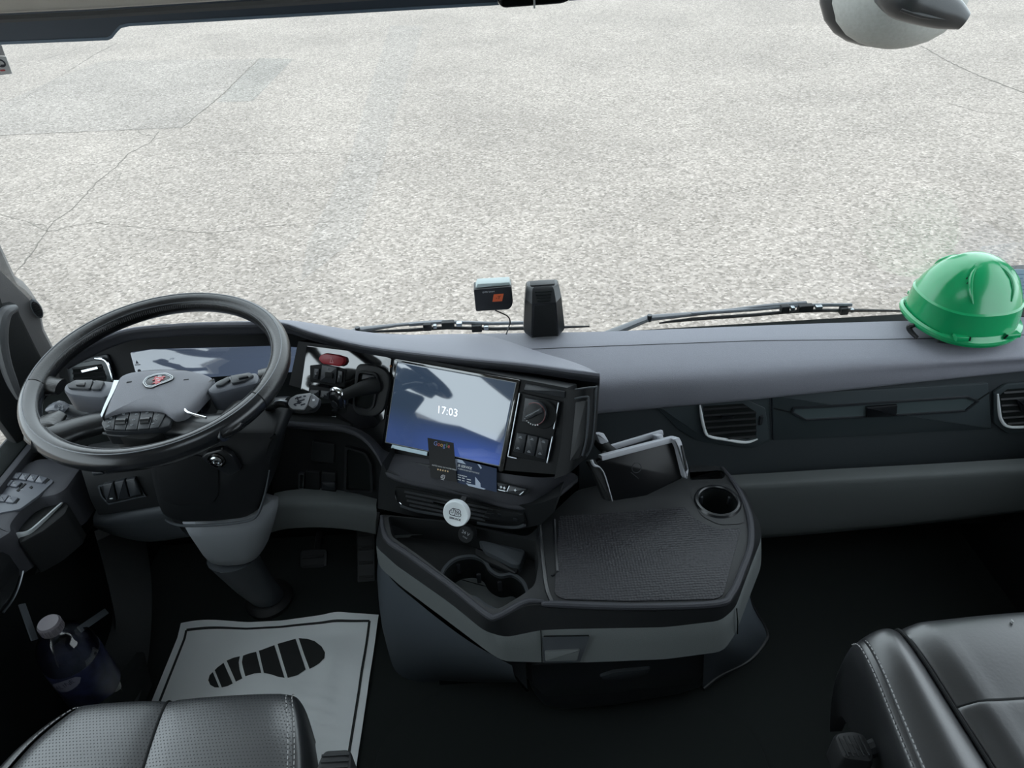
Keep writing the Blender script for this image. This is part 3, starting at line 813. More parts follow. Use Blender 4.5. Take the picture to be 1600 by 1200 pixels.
MB().prism(DF, rp(DF.px([(1353, 635), (1402, 631.5), (1400, 648.5), (1354, 651.5)], .007), .003), .004, .011, .003).build('handle_tab', m_satin, ctr)
gl = MB()
for p, q in [((1209, 638), (1236, 644)), ((1528, 625), (1546, 613))]:
    gl.bar(DF.at(*p, .0042), DF.at(*q, .0042), .003, .002, DF.n)
gl.build('crease', m_blackm, ctr)
MB().bar(DF.at(1203.5, 619, .005), DF.at(1206, 688, .005), .0012, .002, DF.n).build('edge_line', m_silver, dash)

IC_ = None
def vent(fr, outer, inner, chrome, nsl, thumb, h=.004, name='air_vent', ang=(0, 0)):
    o, i = fr.px(outer, h), fr.px(inner, h)
    v = MB().prism(fr, rp(o, .004), h - .002, h + .003, .0015).build(name, m_facep, dash)
    MB().prism(fr, i, h + .0028, h + .0034).build('vent_well', m_void, v)
    # slats
    b0, b1 = min(b for a, b in i), max(b for a, b in i)
    for k in range(nsl):
        b = b0 + (b1 - b0) * (k + .5) / nsl
        xs = []
        for (p, q) in zip(i, i[1:] + i[:1]):
            if (p[1] - b) * (q[1] - b) < 0: xs.append(p[0] + (q[0] - p[0]) * (b - p[1]) / (q[1] - p[1]))
        if len(xs) >= 2:
            x0, x1 = min(xs), max(xs)
            MB().bar(fr.w(x0, b, h + .005), fr.w(x1, b, h + .005), .0045, .0022, fr.ey + fr.n * .5).build('slat', m_black, v)
    if chrome: MB().tube([fr.at(u, w, h + .004) for u, w in chrome], [.0018] + [.0033] * (len(chrome) - 2) + [.0016], 8, sub=4).build('chrome_strip', m_chrome if fr is IC_ else m_bright, v)
    if thumb:
        t = fr.hit(*thumb, h); MB().prism(fr, rect(t[0], t[1], .009, .026, .003), h + .002, h + .006, .002).build('thumbwheel', m_key, v)
        MB().prism(fr, rect(t[0] - .001, t[1], .0018, .017), h + .0055, h + .0068).build('thumb_mark', m_silver, v)
    return v
v1 = vent(DF, [(1092, 630), (1100, 627), (1166, 624), (1195, 637), (1202, 685), (1177, 699), (1160, 697), (1109, 688), (1099, 668)],
     [(1098, 633), (1160, 629), (1180, 642), (1181, 680), (1167, 685), (1108, 680), (1101, 665)],
     [(1093.5, 633), (1096, 650), (1100, 668), (1107, 681), (1135, 687), (1165, 691), (1184, 686)], 6, (1188, 655))
MB().bar(DF.at(1128, 651, .012), DF.at(1147, 650, .012), .006, .005, DF.n).build('slider', m_satin, v1)
v2 = vent(DF, [(1552, 612), (1570, 600), (1640, 595), (1660, 605), (1662, 650), (1645, 668), (1600, 674), (1574, 676), (1552, 660)],
     [(1561, 616), (1572, 607), (1636, 602), (1650, 610), (1652, 648), (1640, 660), (1576, 664), (1565, 652)],
     [(1559, 616), (1561, 640), (1564, 655), (1574, 666), (1600, 667), (1640, 664)], 6, None)
MB().prism(DF, rp(DF.px([(1588, 624), (1604, 622), (1606, 640), (1596, 642)], .01), .002), .008, .014, .002).build('slider', m_satin, v2)

# grey lower panel on the passenger side
T0 = [(1040, 747), (1157, 741.5), (1300, 733), (1450, 725), (1600, 716), (1720, 709)]
B0 = [(1040, 850), (1190, 841), (1300, 832), (1450, 818), (1600, 800), (1720, 786)]
yy = DF.o.y
ga = [PY(u, v, yy - .002 - .04 * k / 5) for k, (u, v) in enumerate(T0)]
gb = [p + V((0, -.022, -.004)) for p in ga]
gb2 = [p + V((0, -.030, -.020)) for p in ga]
gc = [PY(u, v, yy - .012 - .04 * k / 5) for k, (u, v) in enumerate(B0)]
gm = [(a + b) / 2 + V((0, -.004, 0)) for a, b in zip(gb2, gc)]
gd = [p + V((0, .06, -.012)) for p in gc]
MB().grid([ga, gb, gb2, gm, gc, gd], 3, 3).build('grey_panel', m_grey, dash, smooth=60)
MB().prism(flat(0), [(.10, 1.21), (1.12, 1.16), (1.12, 1.44), (.10, 1.44)], .18, .62).build('carrier', m_void, dash)

# hood over the driver's instruments
HF = [(96, 562, .79), (128, 545, .795), (165, 528, .80), (205, 516, .805), (262, 511, .81), (300, 508.5, .812), (380, 507.5, .81), (440, 507.5, .805), (485, 522, .795), (570, 543, .787), (700, 560, .782), (820, 572, .778), (890, 582, .776), (937, 588, .772)]
hF = [PZ(*p) for p in HF]
hB = []
for k, (p, q) in enumerate(zip(hF, HF)):
    if k < 8: hB.append(V((p.x, 1.372, .715)))
    elif k == 8: hB.append(V((p.x + .02, 1.36, .716)))
    elif k == 9: hB.append(PZ(640, 523, .712))
    elif k == 10: hB.append(PZ(752, 523, .712))
    elif k == 11: hB.append(PZ(835, 547, .728))
    elif k == 12: hB.append(PZ(897, 566, .752))
    else: hB.append(p + V((-.001, .012, .0005)))
hM = []
for k, (a, b) in enumerate(zip(hF, hB)):
    m = a.lerp(b, .5); hM.append(m + V((0, 0,   .018 if k < 9 else .010 if k < 11 else .004 if k < 13 else .0)))
hN = [a.lerp(b, .12) + V((0, 0, .006)) for a, b in zip(hF, hM)]
hd_ = [.026] * 7 + [.022, .019] + [.018] * 5
hL = [p + V((.001, .004, -d)) for p, d in zip(hF, hd_)]
hU = [p + V((.006, .035, -d - .006)) for p, d in zip(hF, hd_)]
MB().grid([hB, hM, hN, hF], 4, 4).build('hood', m_soft, dash, smooth=60)
MB().grid([hB[:10], [V((p.x, 1.43, .53)) for p in hB[:10]]], 2, 1).build('cowl', m_softd, dash, smooth=60)
MB().grid([[p + V((0, 0, 0)) for p in hB[9:]] + [hF[-1]], [p + V((.001, .002, -.10)) for p in hB[9:]] + [hF[-1] + V((.001, .004, -.02))]], 1, 1).build('hood_side', m_softd, dash, smooth=60)
MB().grid([hF, [p + V((0, -.002, -.005)) for p in hF], [p + V((0, .001, -.013)) for p in hF], hL, hU], 4, 2).build('hood_lip', m_softd, dash, smooth=60)

# instrument cluster behind the wheel
IC = yawtilt((-.68, 1.315, .74), 0, 14)
MB().prism(IC, IC.px([(90, 565), (150, 535), (240, 512), (470, 518), (486, 540), (470, 680), (330, 760), (100, 640)]), -.03, 0).build('cluster_surround', m_dull, dash)
MB().prism(IC, rp(IC.px([(104, 570), (150, 556), (170, 553), (180, 590), (175, 604), (112, 604)], .002), .006), 0, .006, .002).build('vent_bezel', m_key, dash)
IC_ = IC
icv = vent(IC, [(108, 570), (150, 562), (168, 564), (176, 590), (172, 602), (112, 602)], [(115, 574), (160, 568), (168, 590), (165, 598), (117, 598)], [(148, 560), (163, 562), (170, 572), (176, 592), (177, 602)], 4, None, .007)
MB().bar(IC.at(128, 580, .016), IC.at(153, 574, .016), .005, .004, IC.n).build('chrome_slider', m_chrome, icv)
def screen_mat(name, fr, lo, hi, base, blue, strength, x0, x1):
    m = bpy.data.materials.new(name); m.use_nodes = True
    nt = m.node_tree; n = nt.nodes; L = nt.links; b = n['Principled BSDF']
    b.inputs['Base Color'].default_value = rgb(8, 9, 11); b.inputs['Roughness'].default_value = .06; b.inputs['Specular IOR Level'].default_value = 1.0; b.inputs['IOR'].default_value = 1.75
    g = n.new('ShaderNodeNewGeometry')
    def dot(ax, o):
        s = n.new('ShaderNodeVectorMath'); s.operation = 'SUBTRACT'; s.inputs[1].default_value = o; L.new(g.outputs['Position'], s.inputs[0])
        d = n.new('ShaderNodeVectorMath'); d.operation = 'DOT_PRODUCT'; d.inputs[1].default_value = ax; L.new(s.outputs[0], d.inputs[0]); return d.outputs['Value']
    mr = n.new('ShaderNodeMapRange'); mr.interpolation_type = 'SMOOTHSTEP'; mr.inputs['From Min'].default_value = lo; mr.inputs['From Max'].default_value = hi
    L.new(dot(fr.ey, fr.o), mr.inputs['Value'])
    mr.inputs['To Min'].default_value = 1; mr.inputs['To Max'].default_value = 0
    mh = n.new('ShaderNodeMapRange'); mh.inputs['From Min'].default_value = x0; mh.inputs['From Max'].default_value = x1; mh.inputs['To Min'].default_value = .35
    L.new(dot(fr.ex, fr.o), mh.inputs['Value'])
    mu = n.new('ShaderNodeMath'); mu.operation = 'MULTIPLY'; L.new(mr.outputs[0], mu.inputs[0]); L.new(mh.outputs[0], mu.inputs[1])
    mx = n.new('ShaderNodeMix'); mx.data_type = 'RGBA'; L.new(mu.outputs[0], mx.inputs[0]); mx.inputs[6].default_value = rgb(*base); mx.inputs[7].default_value = rgb(*blue)
    L.new(mx.outputs[2], b.inputs['Emission Color']); b.inputs['Emission Strength'].default_value = strength
    return m
icp = [(203, 551), (236, 546), (430, 541), (474, 544), (470, 600), (440, 625), (300, 640), (222, 615), (212, 585)]
cl = MB().prism(IC, rp(IC.px(icp, .003), .004), 0, .003, .001).build('instrument_display', screen_mat('cluster_image', IC, -.05, .05, (52, 60, 74), (84, 98, 120), .8, -.2, .2), dash)
ic2 = MB()
a, b = IC.hit(215, 570, .0032); ic2.prism(IC, circ(a, b - .014, .0035, 12), .003, .0036)
ic2.prism(IC, rect(a, b, .012, .0016), .003, .0036); ic2.prism(IC, [(a, b + .010), (a - .003, b + .003), (a + .003, b + .003)], .003, .0036)
ic2.build('warning_symbol', m_ink, cl)

# angled centre fascia with hazard panel, touch screen and rotary switch
S = yawtilt(PZ(680, 577, .760), 28, 26)
sp_out = [(466, 533), (610, 553), (700, 569), (800, 590), (886, 606), (893, 640), (876, 742), (790, 735), (700, 722), (600, 706), (562, 674), (530, 666), (440, 657), (452, 600)]
MB().prism(S, S.px(sp_out), -.05, 0).build('fascia_panel', m_dull, dash)
hzp = MB().prism(S, rp(S.px([(479, 540), (590, 552.5), (612, 560), (600, 655), (585, 668), (560, 671), (463, 657)], .002), .003), 0, .0025, .001).build('hazard_panel', m_gloss, dash)
def button(fr, pts, par, mt, h0, h1, nm='switch', r=.002, bev=.0015):
    return MB().prism(fr, rp(fr.px(pts, h1), r), h0, h1, bev).build(nm, mt, par)
button(S, [(484, 571), (503, 569), (527, 573.5), (541, 577), (537.5, 604.5), (522, 604), (500, 599), (484, 597)], hzp, m_blackm, .002, .004, 'switch_bezel', .002)
hb = button(S, [(497, 560), (500, 555), (507, 552.3), (526, 555), (535.5, 558), (537, 565), (534, 570.5), (529, 573), (503, 568.5), (497.5, 563)], hzp, mat('hazard_red', (150, 34, 44), .4), .002, .012, 'hazard_button', .002, .003)
tri = S.px([(515, 567), (517.5, 557.5), (521, 567.5)], .0125); 
MB().ringwall(S, tri, off(tri, .0012), .0118, .0126).build('triangle_symbol', mat('hazard_pink', (215, 150, 155), .5), hzp)
button(S, [(502.5, 570), (526.5, 574), (524, 600), (500, 595.5)], hzp, m_key, .003, .009, 'switch', .002)
button(S, [(507, 581.5), (519.5, 583), (519, 592), (507.5, 590.5)], hzp, m_blackm, .0085, .0125, 'rocker', .002, .001)
button(S, [(490.5, 575.5), (499, 576.5), (497, 593), (489, 591.5)], hzp, m_key, .003, .007)
button(S, [(528, 578.5), (535.5, 580.5), (533.5, 598.5), (526, 597)], hzp, m_key, .003, .007)
button(S, [(483, 602), (522, 608), (548, 610), (540, 646), (500, 646), (478, 642)], hzp, m_blackm, .002, .004, 'switch_bezel', .003)
for q in [[(484, 609), (498.5, 610), (497, 625), (482, 623)], [(501, 610), (514.5, 611.5), (513, 626.5), (499.5, 625)], [(516.5, 612), (531, 613.5), (529, 628.5), (515, 627)],
          [(481, 626), (496, 627), (494, 640), (479, 638)], [(498, 628), (512.5, 629), (510.5, 641.5), (496, 640)], [(514.5, 629.5), (530, 631), (527, 643), (512, 642)]]:
    button(S, q, hzp, m_key, .003, .008)
hs = MB()
for (u, v, w_) in [(494, 584, .005), (530.5, 588, .004), (505.5, 618, .004), (510, 617, .003), (504, 634, .004), (514, 576, .005), (490, 616, .004)]:
    a, b = S.hit(u, v, .008); hs.prism(S, rect(a, b, w_, .0013), .0068, .0097); hs.prism(S, rect(a, b, .0013, w_), .0068, .0097)
hs.build('switch_symbol', m_printd, hzp)
pt = MB(); a, b = S.hit(489, 651.5, .003); rr = circ(a, b, .0042, 16); pt.ringwall(S, rr, off(rr, .0011), .0022, .0032); pt.text('P', S, a, b, .0055, .0032, 0, 'CENTER')
a2, b2_ = S.hit(494, 653, .003); a3, b3 = S.hit(511, 655.5, .003); pt.text('Release', S, a2, b2_, .0062, .0032, math.atan2(b3 - b2_, a3 - a2))
a4, b4 = S.hit(524, 651, .003); pt.prism(S, circ(a4, b4, .0013, 8), .0022, .0032); pt.prism(S, [(a2, b2_ + .006), (a4, b4 + .0004), (a4, b4 - .0004), (a2, b2_ + .0052)], .0022, .0028)
pt.build('brake_lettering', m_print, hzp)
a, b = S.hit(610.5, 572, .003); MB().prism(S, circ(a, b, .0022, 10), .002, .004).build('amber_light', mat('amber_lens', (150, 88, 30), .3), hzp)
# parking brake lever in an oblong gate
gate = button(S, [(556, 568), (590, 572), (606, 582), (608, 600), (600, 640), (585, 652), (556, 648), (549, 634)], dash, m_black, .002, .010, 'brake_gate', .014, .004)
gi = S.px([(561, 578), (589, 582), (594, 592), (586, 636), (578, 642), (556, 638), (553, 628)], .011)
MB().ringwall(S, rp(gi, .008), rp(off(gi, .004), .008), .008, .016).build('gate_rim', m_satin, gate)
MB().prism(S, rp(off(gi, .004), .006), .0095, .0108).build('gate_well', m_void, gate)
MB().prism(S, rp(S.px([(566, 584), (586, 587), (584, 598), (564, 595)], .016), .002), .010, .017, .003).build('gate_flap', m_key, gate)
p0, p1, p2, p3 = S.at(588, 603, .012), S.at(570, 606, .035), S.at(551, 612, .05), S.at(536, 618, .055)
MB().tube([p0, p1, p2, p3], [.016, .015, .012, .011], 14, sub=4).build('brake_lever', m_blackm, gate)
kx = (p3 - p2).normalized(); KF = Fr(S.at(529, 623, .055), S.ex, (0, 0, 1))
MB().rings([[KF.w(a * s, b * s, h) for a, b in rp([(-.013, -.020), (.012, -.018), (.014, .012), (.006, .022), (-.008, .021), (-.014, .008)], .008)] for h, s in ((-.012, .75), (-.008, 1), (.006, 1), (.012, .85), (.014, .6))]).build('lever_knob', m_satin, gate)
MB().tube([KF.w(a, b, .002) for a, b in [(-.0150, -.004), (-.0148, .009), (-.009, .0215), (.004, .0235), (.0125, .0165), (.0152, .004), (.014, -.016)]], [.0012, .0026, .0034, .0036, .0032, .0026, .0012], 8, sub=3, flatten=1.5).build('silver_band', m_chrome, gate)
MB().prism(KF, circ(0, -.003, .0075, 16), .012, .0155, .001).build('release_button', m_key, gate)

# touch screen
scq = [(621, 565.5), (806, 598.5), (780, 727.5), (602.5, 690.5)]
bez = MB().prism(S, rp(S.px([(616, 560), (813, 594), (786, 738), (596, 697)], .003), .005), 0, .003, .001).build('screen_bezel', m_gloss, dash)
m_scr = screen_mat('screen_image', S.sub(*S.hit(700, 640)), -.085, -.01, (56, 72, 92), (70, 98, 178), .75, -.07, .07)
MB().prism(S, rp(S.px(scq, .0042), .004), .002, .0042, .0006).build('screen', m_scr, bez)
o_ = S.px(scq, .0042); MB().ringwall(S, off(o_, -.0012), off(o_, .0002), .003, .0047).build('screen_edge', m_printd, bez)
a, b = S.hit(699, 643, .0045); a1_, b1_ = S.hit(712, 645.5, .0045)
MB().text('17:03', S, a, b, .0215, .0048, math.atan2(b1_ - b, a1_ - a), 'CENTER', .0002).build('clock_digits', mat('lit_white', (240, 245, 250), .5, emit=(225, 235, 245), estr=.9), bez)
a, b = S.hit(622, 699, .004); lb = S.px([(613, 694.5), (668, 706), (667, 712), (611, 700)], .004)
MB().prism(S, lb, .002, .0045).build('metal_strip', mat('strip_silver', (120, 134, 140), .3, metal=.6), bez)

# rotary drive switch and rockers
kp = MB().prism(S, rp(S.px([(811, 613), (876, 628), (857, 724), (793, 712)], .004), .003), 0, .0035, .001).build('switch_panel', m_dull, dash)
for p, q in [((812.5, 614), (794.5, 713)), ((873.5, 629), (866, 670)), ((864, 682), (855.5, 723)), ((794.5, 713), (808, 716))]:
    MB().bar(S.at(*p, .006), S.at(*q, .006), .0028, .005, S.n, .001).build('chrome_rail', m_silver, kp)
button(S, [(821, 600), (883, 611.5), (882, 622), (818, 610)], dash, m_key, 0, .004, 'blank_cover', .001)
button(S, [(820, 621), (849, 627), (844, 665), (815, 659)], kp, m_key, .003, .009, 'rotary_plate', .002)
a, b = S.hit(838.5, 645, .012); RK = S.sub(a, b, .009)
MB().prism(RK, circ(.010, -.001, .027, 28, .026), -.004, .002, .002).build('rotary_seat', m_blackm, kp)
MB().lathe(RK, [(.021, 0), (.021, .010), (.0195, .012), (.0185, .012)], 30).build('rotary_ring', m_key, kp)
MB().prism(RK, circ(0, 0, .0185, 28), .006, .013, .001).build('rotary_cap', m_black, kp)
rot = math.radians(38)
MB().prism(RK, rp([(-.018 * math.cos(rot) + .0045 * math.sin(rot), -.018 * math.sin(rot) - .0045 * math.cos(rot)), (.018 * math.cos(rot) + .0045 * math.sin(rot), .018 * math.sin(rot) - .0045 * math.cos(rot)), (.018 * math.cos(rot) - .0045 * math.sin(rot), .018 * math.sin(rot) + .0045 * math.cos(rot)), (-.018 * math.cos(rot) - .0045 * math.sin(rot), -.018 * math.sin(rot) + .0045 * math.cos(rot))], .002), .012, .021, .002).build('grip', m_key, kp)
MB().bar(RK.w(-.016 * math.cos(rot), -.016 * math.sin(rot) + .003, .0212), RK.w(.014 * math.cos(rot), .014 * math.sin(rot) + .003, .0212), .0013, .0008, RK.n).build('grip_line', m_printd, kp)
ra = MB(); R1 = [(.0205 * math.cos(t * math.pi / 12), .0205 * math.sin(t * math.pi / 12)) for t in range(-5, 10)]; R2 = [(a * .95, b * .95) for a, b in R1]
ra.grid([[RK.w(a, b, .0124) for a, b in R1], [RK.w(a, b, .0124) for a, b in R2]]).build('red_arc', mat('red_dial_print', (112, 40, 42), .5), kp)
ra = MB()
for t in range(-11, -4):
    tt = t * math.pi / 14; ra.prism(RK, rect(.0205 * math.cos(tt), .0205 * math.sin(tt), .0022, .0022), .0115, .0127)
ra.build('dial_print', m_print, kp)
for k, q in enumerate([[(807.5, 676), (823, 679), (817.3, 708.5), (801.5, 705.5)], [(824.7, 679.4), (840.5, 683), (834.5, 713), (819, 709.3)], [(842.3, 683.5), (857.5, 687.5), (851.5, 718), (836.2, 714)]]):
    button(S, q, kp, m_key, .003, .009, 'rocker', .0015)
sy = MB()
for (u, v) in [(813, 684), (831, 687), (849, 691), (809, 701), (826.5, 706.5), (843.5, 709.5)]:
    a, b = S.hit(u, v, .0092); sy.prism(S, rect(a, b, .007, .0014), .0088, .0096); sy.prism(S, rect(a, b + .0022, .004, .0016), .0088, .0096)
sy.build('rocker_symbol', m_printd, kp)

# right end cap of the fascia: stepped and rounded
def endcol(us, vs, hs_): return [S.at(u, v, h) for u, v, h in zip(us, vs, hs_)]
V_T, V_B = [606, 604, 602, 601, 600], [748, 746, 738, 722, 700]
cu = [[(882, 607), (880, 640), (877, 690), (866, 748)], [(900, 609), (897, 640), (893, 690), (884, 742)], [(914, 608), (912, 640), (907, 690), (897, 733)], [(926, 606), (924, 640), (919, 690), (908, 722)], [(936, 604), (934, 640), (929, 690), (918, 712)]]
hh = [.001, .004, .002, -.012, -.03]
rows = [[S.at(u, v, h) for (u, v) in c] for c, h in zip(cu, hh)]
rows.append([V((p.x + .008, p.y + .07, min(p.z - .02, .672))) for p in rows[-1]])
MB().grid(rows, 4, 4).build('end_cap', m_dull, dash, smooth=60)
MB().prism(S, rp(S.px([(899, 628), (917, 625), (913, 690), (905, 716), (890, 722)], .006), .004), -.002, .006, .002).build('end_cover', m_black, dash)
MB().tube([S.at(u, v, .004) for u, v in [(898, 623), (915, 620), (920, 626), (917, 680), (910, 712)]], .0018, 6, sub=3).build('end_trim', m_greyd, dash)
MB().tube([S.at(u, v, -.006) for u, v in [(899, 609), (930, 605), (931, 612), (925, 690), (916, 712)]], .0018, 6, sub=3).build('end_trim', m_greyd, dash)

# shelf below the screen with its row of keys
lipP = [(446, 661), (490, 665), (535, 668), (563, 680), (580, 697), (592, 716), (604, 738), (628, 748), (655, 755), (720, 768), (760, 780), (795, 789), (828, 790), (850, 783), (870, 773), (903, 746)]
lz = [.655, .652, .648, .635, .615, .598, .580, .574, .571, .566, .563, .561, .562, .565, .570, .585]
lip = [PZ(u, v, z) for (u, v), z in zip(lipP, lz)]
backP = [(440, 655), (490, 658), (540, 664), (566, 673), (583, 685), (594, 697), (606, 706), (640, 712), (668, 717), (722, 728), (760, 735), (795, 741), (828, 745), (850, 746), (870, 744), (892, 738)]
bk_ = [S.at(u, v, .0005) for u, v in backP]
mid = [a.lerp(b, .5) + V((0, 0, .003)) for a, b in zip(bk_, lip)]
MB().grid([bk_, mid, [a.lerp(b, .93) + V((0, 0, .002)) for a, b in zip(bk_, lip)], lip, [p + V((0, -.003, -.007)) for p in lip], [p + V((0, .004, -.016)) for p in lip]], 2, 3).build('shelf', m_softd, dash, smooth=60)
e1, e2, e3 = bk_[8], bk_[12], lip[10]
ex_ = (e2 - e1).normalized(); nn = ex_.cross(((e1 + e2) / 2 - e3)).normalized()
SH = Fr((e1 + e2) / 2 + nn * .004, ex_, (e1 + e2) / 2 - e3)
kr = MB().prism(SH, rp(SH.px([(624, 717), (655, 722), (700, 731), (826, 765), (828, 770), (814, 776), (768, 765), (690, 745), (622, 730)]), .003), -.004, .0012, .001).build('key_row', m_blackm, dash)
for q in [[(627, 718.5), (652, 722.5), (648, 734), (625, 730.5)], [(654, 723), (676, 727), (671, 740), (650, 735)], [(678, 728), (702, 734), (697, 747), (673, 741)], [(704, 734.5), (728, 741), (724, 753), (699, 747)], [(730, 741.5), (756, 748.5), (752, 760), (726, 753.5)], [(757, 749), (794, 757.5), (790, 768), (753, 760.5)], [(796, 758), (823, 764.5), (815, 774), (792, 768.5)]]:
    MB().prism(SH, rp(SH.px(q, .003), .002), .001, .0045, .0012).build('key', m_key, kr)
ks = MB()
for (u, v) in [(640, 727), (644, 729), (665, 733), (783, 761), (788, 762.5), (805, 766)]:
    a, b = SH.hit(u, v, .0046); ks.prism(SH, rect(a, b, .005, .0012), .0044, .005); ks.prism(SH, rect(a, b, .0012, .005), .0044, .005)
for p, q in [((627, 730), (648, 733.5)), ((792, 768), (796, 759)), ((754, 760), (790, 767.5)), ((812, 773), (818, 768)), ((651, 734), (672, 739.5))]:
    ks.bar(SH.at(*p, .0045), SH.at(*q, .0045), .0014, .0012, SH.n)
ks.build('key_mark', m_silver, kr)['kind'] = 'stuff'

# vent face under the shelf
VN = Fr(lip[8] + V((0, .002, 0)), lip[11] - lip[8], (0, .12, 1))
VN = Fr(VN.o, VN.ex, (0, 0, 1))
MB().prism(VN, VN.px([(597, 724), (604, 737), (655, 754), (795, 789), (828, 790), (850, 785), (872, 776), (866, 800), (845, 820), (812, 828), (700, 815), (640, 806), (590, 795), (592, 750)]), -.05, -.001).build('vent_face', m_black, dash)
va = MB().prism(VN, rp(VN.px([(617, 762), (640, 764), (770, 792), (818, 802), (822, 818), (806, 823), (760, 818), (640, 795), (626, 789)], .002), .003), -.002, .003, .001).build('air_vent', m_blackm, dash)
for k, (p, q) in enumerate([((632, 768), (770, 796)), ((634, 775), (768, 802)), ((636, 782), (764, 808)), ((640, 789), (758, 813))]):
    MB().bar(VN.at(*p, .005), VN.at(*q, .005), .004, .0025, VN.ey + VN.n * .6).build('slat', m_key, va)
MB().tube([VN.at(u, v, .004) for u, v in [(618, 766), (619, 775), (622, 783), (627, 788)]], [.001, .0022, .0022, .001], 8, sub=3).build('chrome_strip', m_chrome, va)
MB().bar(VN.at(677, 786, .009), VN.at(697, 791, .009), .005, .004, VN.n).build('slider', m_chrome, va)
MB().tube([VN.at(u, v, .003) for u, v in [(626, 790), (650, 798), (690, 805), (720, 811)]], .0035, 8, sub=3).build('vent_trim', m_greyd, va)
MB().tube([VN.at(u, v, .003) for u, v in [(746, 817), (775, 822), (805, 824), (820, 820)]], .0035, 8, sub=3).build('vent_trim', m_greyd, va)
sk = MB().prism(VN, rp(VN.px([(763, 794), (816, 804), (819, 815), (810, 819), (753, 812)], .006), .002), .002, .006, .001).build('socket_cover', m_black, va)
for (u, v) in [(769, 804), (780, 805), (805, 812)]:
    a, b = VN.hit(u, v, .0065); MB().prism(VN, rp([(a - .004, b - .0035), (a + .004, b - .0035), (a + .004, b + .0035), (a - .004, b + .0035)], .001), .005, .0072, .0006).build('socket_mark', m_key, va)

# driver's side lower dash: dark recess with switches and an open pocket
N_ = yawtilt((-.42, 1.13, .55), 6, 4)
fn_ = MB().prism(N_, N_.px([(425, 655), (545, 668), (570, 686), (594, 722), (606, 760), (600, 800), (430, 800), (420, 700)]), -.04, 0).build('knee_fascia', m_blackm, dash)
pk = N_.px([(540, 694), (572, 704), (582, 722), (584, 767), (538, 765)], .001)
MB().ringwall(N_, rp(pk, .008), rp(off(pk, .005), .006), 0, .008).build('pocket_rim', m_black, dash)
MB().prism(N_, rp(off(pk, .005), .006), .0005, .002).build('pocket', m_void, dash)
for q in [[(488, 690), (523, 694), (522, 724), (486, 720)], [(503, 737), (525, 739), (525, 769), (502, 767)], [(478, 736), (500, 738), (500, 766), (477, 764)]]:
    s_ = MB().prism(N_, rp(N_.px(q, .006), .003), 0, .007, .002).build('switch_block', m_black, dash)
MB().prism(N_, rp(N_.px([(503, 753), (524, 754), (524, 766), (503, 764)], .010), .002), .006, .012, .002).build('rocker', m_key, dash)
kk = N_.px([(467, 739), (476, 740), (474.5, 764), (466.5, 763)], .004); MB().ringwall(N_, rp(kk, .003), rp(off(kk, .0022), .002), 0, .006).build('chrome_clip', m_silver, dash)
# grey knee panels
def kneepanel(top, bot, y0, nm='knee_panel', mt=m_grey):
    a = [PY(u, v, y0) for u, v in top]; c = [PY(u, v, y0 + .03) for u, v in bot]
    MB().grid([[p + V((0, .03, .002)) for p in a], a, [p + V((0, -.012, -.014)) for p in a], [(p + q) / 2 + V((0, -.014, 0)) for p, q in zip(a, c)], c, [p + V((0, .08, 0)) for p in c]], 3, 3).build(nm, mt, dash, smooth=60)
kneepanel([(424, 787), (450, 782), (500, 779), (550, 783), (588, 789)], [(424, 832), (450, 826), (500, 824), (550, 828), (588, 835)], 1.10)
kneepanel([(146, 806), (180, 801), (215, 795), (262, 788)], [(158, 824), (190, 838), (235, 847), (300, 838)], 1.08, mt=m_greyd)
Q_ = yawtilt((-.80, 1.10, .62), -4, 10)
lp = MB().prism(Q_, rp(Q_.px([(120, 715), (262, 690), (275, 790), (246, 792), (153, 806), (140, 780)]), .006), -.05, 0, .003).build('switch_panel', m_black, dash)
sf = Q_.px([(153, 759), (212, 747), (229, 775), (170, 788), (158, 775)], .001); MB().ringwall(Q_, sf, off(sf, .003), -.001, .003).build('switch_frame', m_greyd, lp)
for q in [[(160, 757.5), (176.5, 754), (183, 782), (166, 786)], [(178, 753.6), (194.5, 750), (202, 778), (184.5, 781.6)], [(196, 749.8), (211, 747), (222, 773.6), (203.5, 777.6)]]:
    MB().prism(Q_, rp(Q_.px(q, .008), .003), 0, .009, .003).build('switch', m_key, lp)
a, b = Q_.hit(174, 779, .0095); MB().prism(Q_, rect(a, b, .006, .002), .0085, .0098).build('switch_mark', m_print, lp)
for q in [[(143, 738), (160, 736), (163, 741), (146, 744)], [(162, 735.5), (198, 729), (200, 736), (165, 741)]]:
    MB().prism(Q_, rp(Q_.px(q, .004), .002), 0, .005, .002).build('switch', m_key, lp)
MB().prism(flat(0), [(-1.06, 1.17), (-.10, 1.17), (-.10, 1.35), (-1.06, 1.35)], .50, .66).build('carrier', m_void, dash)

# ================================================================== STEERING WHEEL AND COLUMN
WC = V((-.6946, 1.0775, .8225)); th_, ps_ = .1131, .0287
wn_ = V((math.sin(ps_), -math.sin(th_) * math.cos(ps_), math.cos(th_) * math.cos(ps_)))
wex = V((0, 1, 0)).cross(wn_).normalized()
WF = Fr(WC, wex, wn_.cross(wex))
wheel = thing('steering_wheel', 'black leather steering wheel with grey hub pad, crest and button pods', 'steering wheel', WC)
RC, RT = .2135, .0185
def rim_part(a0, a1, n, nm, mt, rt):
    rs = []
    for k in range(n + 1):
        t = math.radians(a0 + (a1 - a0) * k / n); c = (math.cos(t), math.sin(t))
        rs.append([WF.w(c[0] * (RC + rt * .95 * math.cos(q)), c[1] * (RC + rt * .95 * math.cos(q)), rt * 1.08 * math.sin(q)) for q in [2 * math.pi * j / 18 for j in range(18)]])
    return MB().rings(rs).build(nm, mt, wheel)
J0, J1 = -24, 188
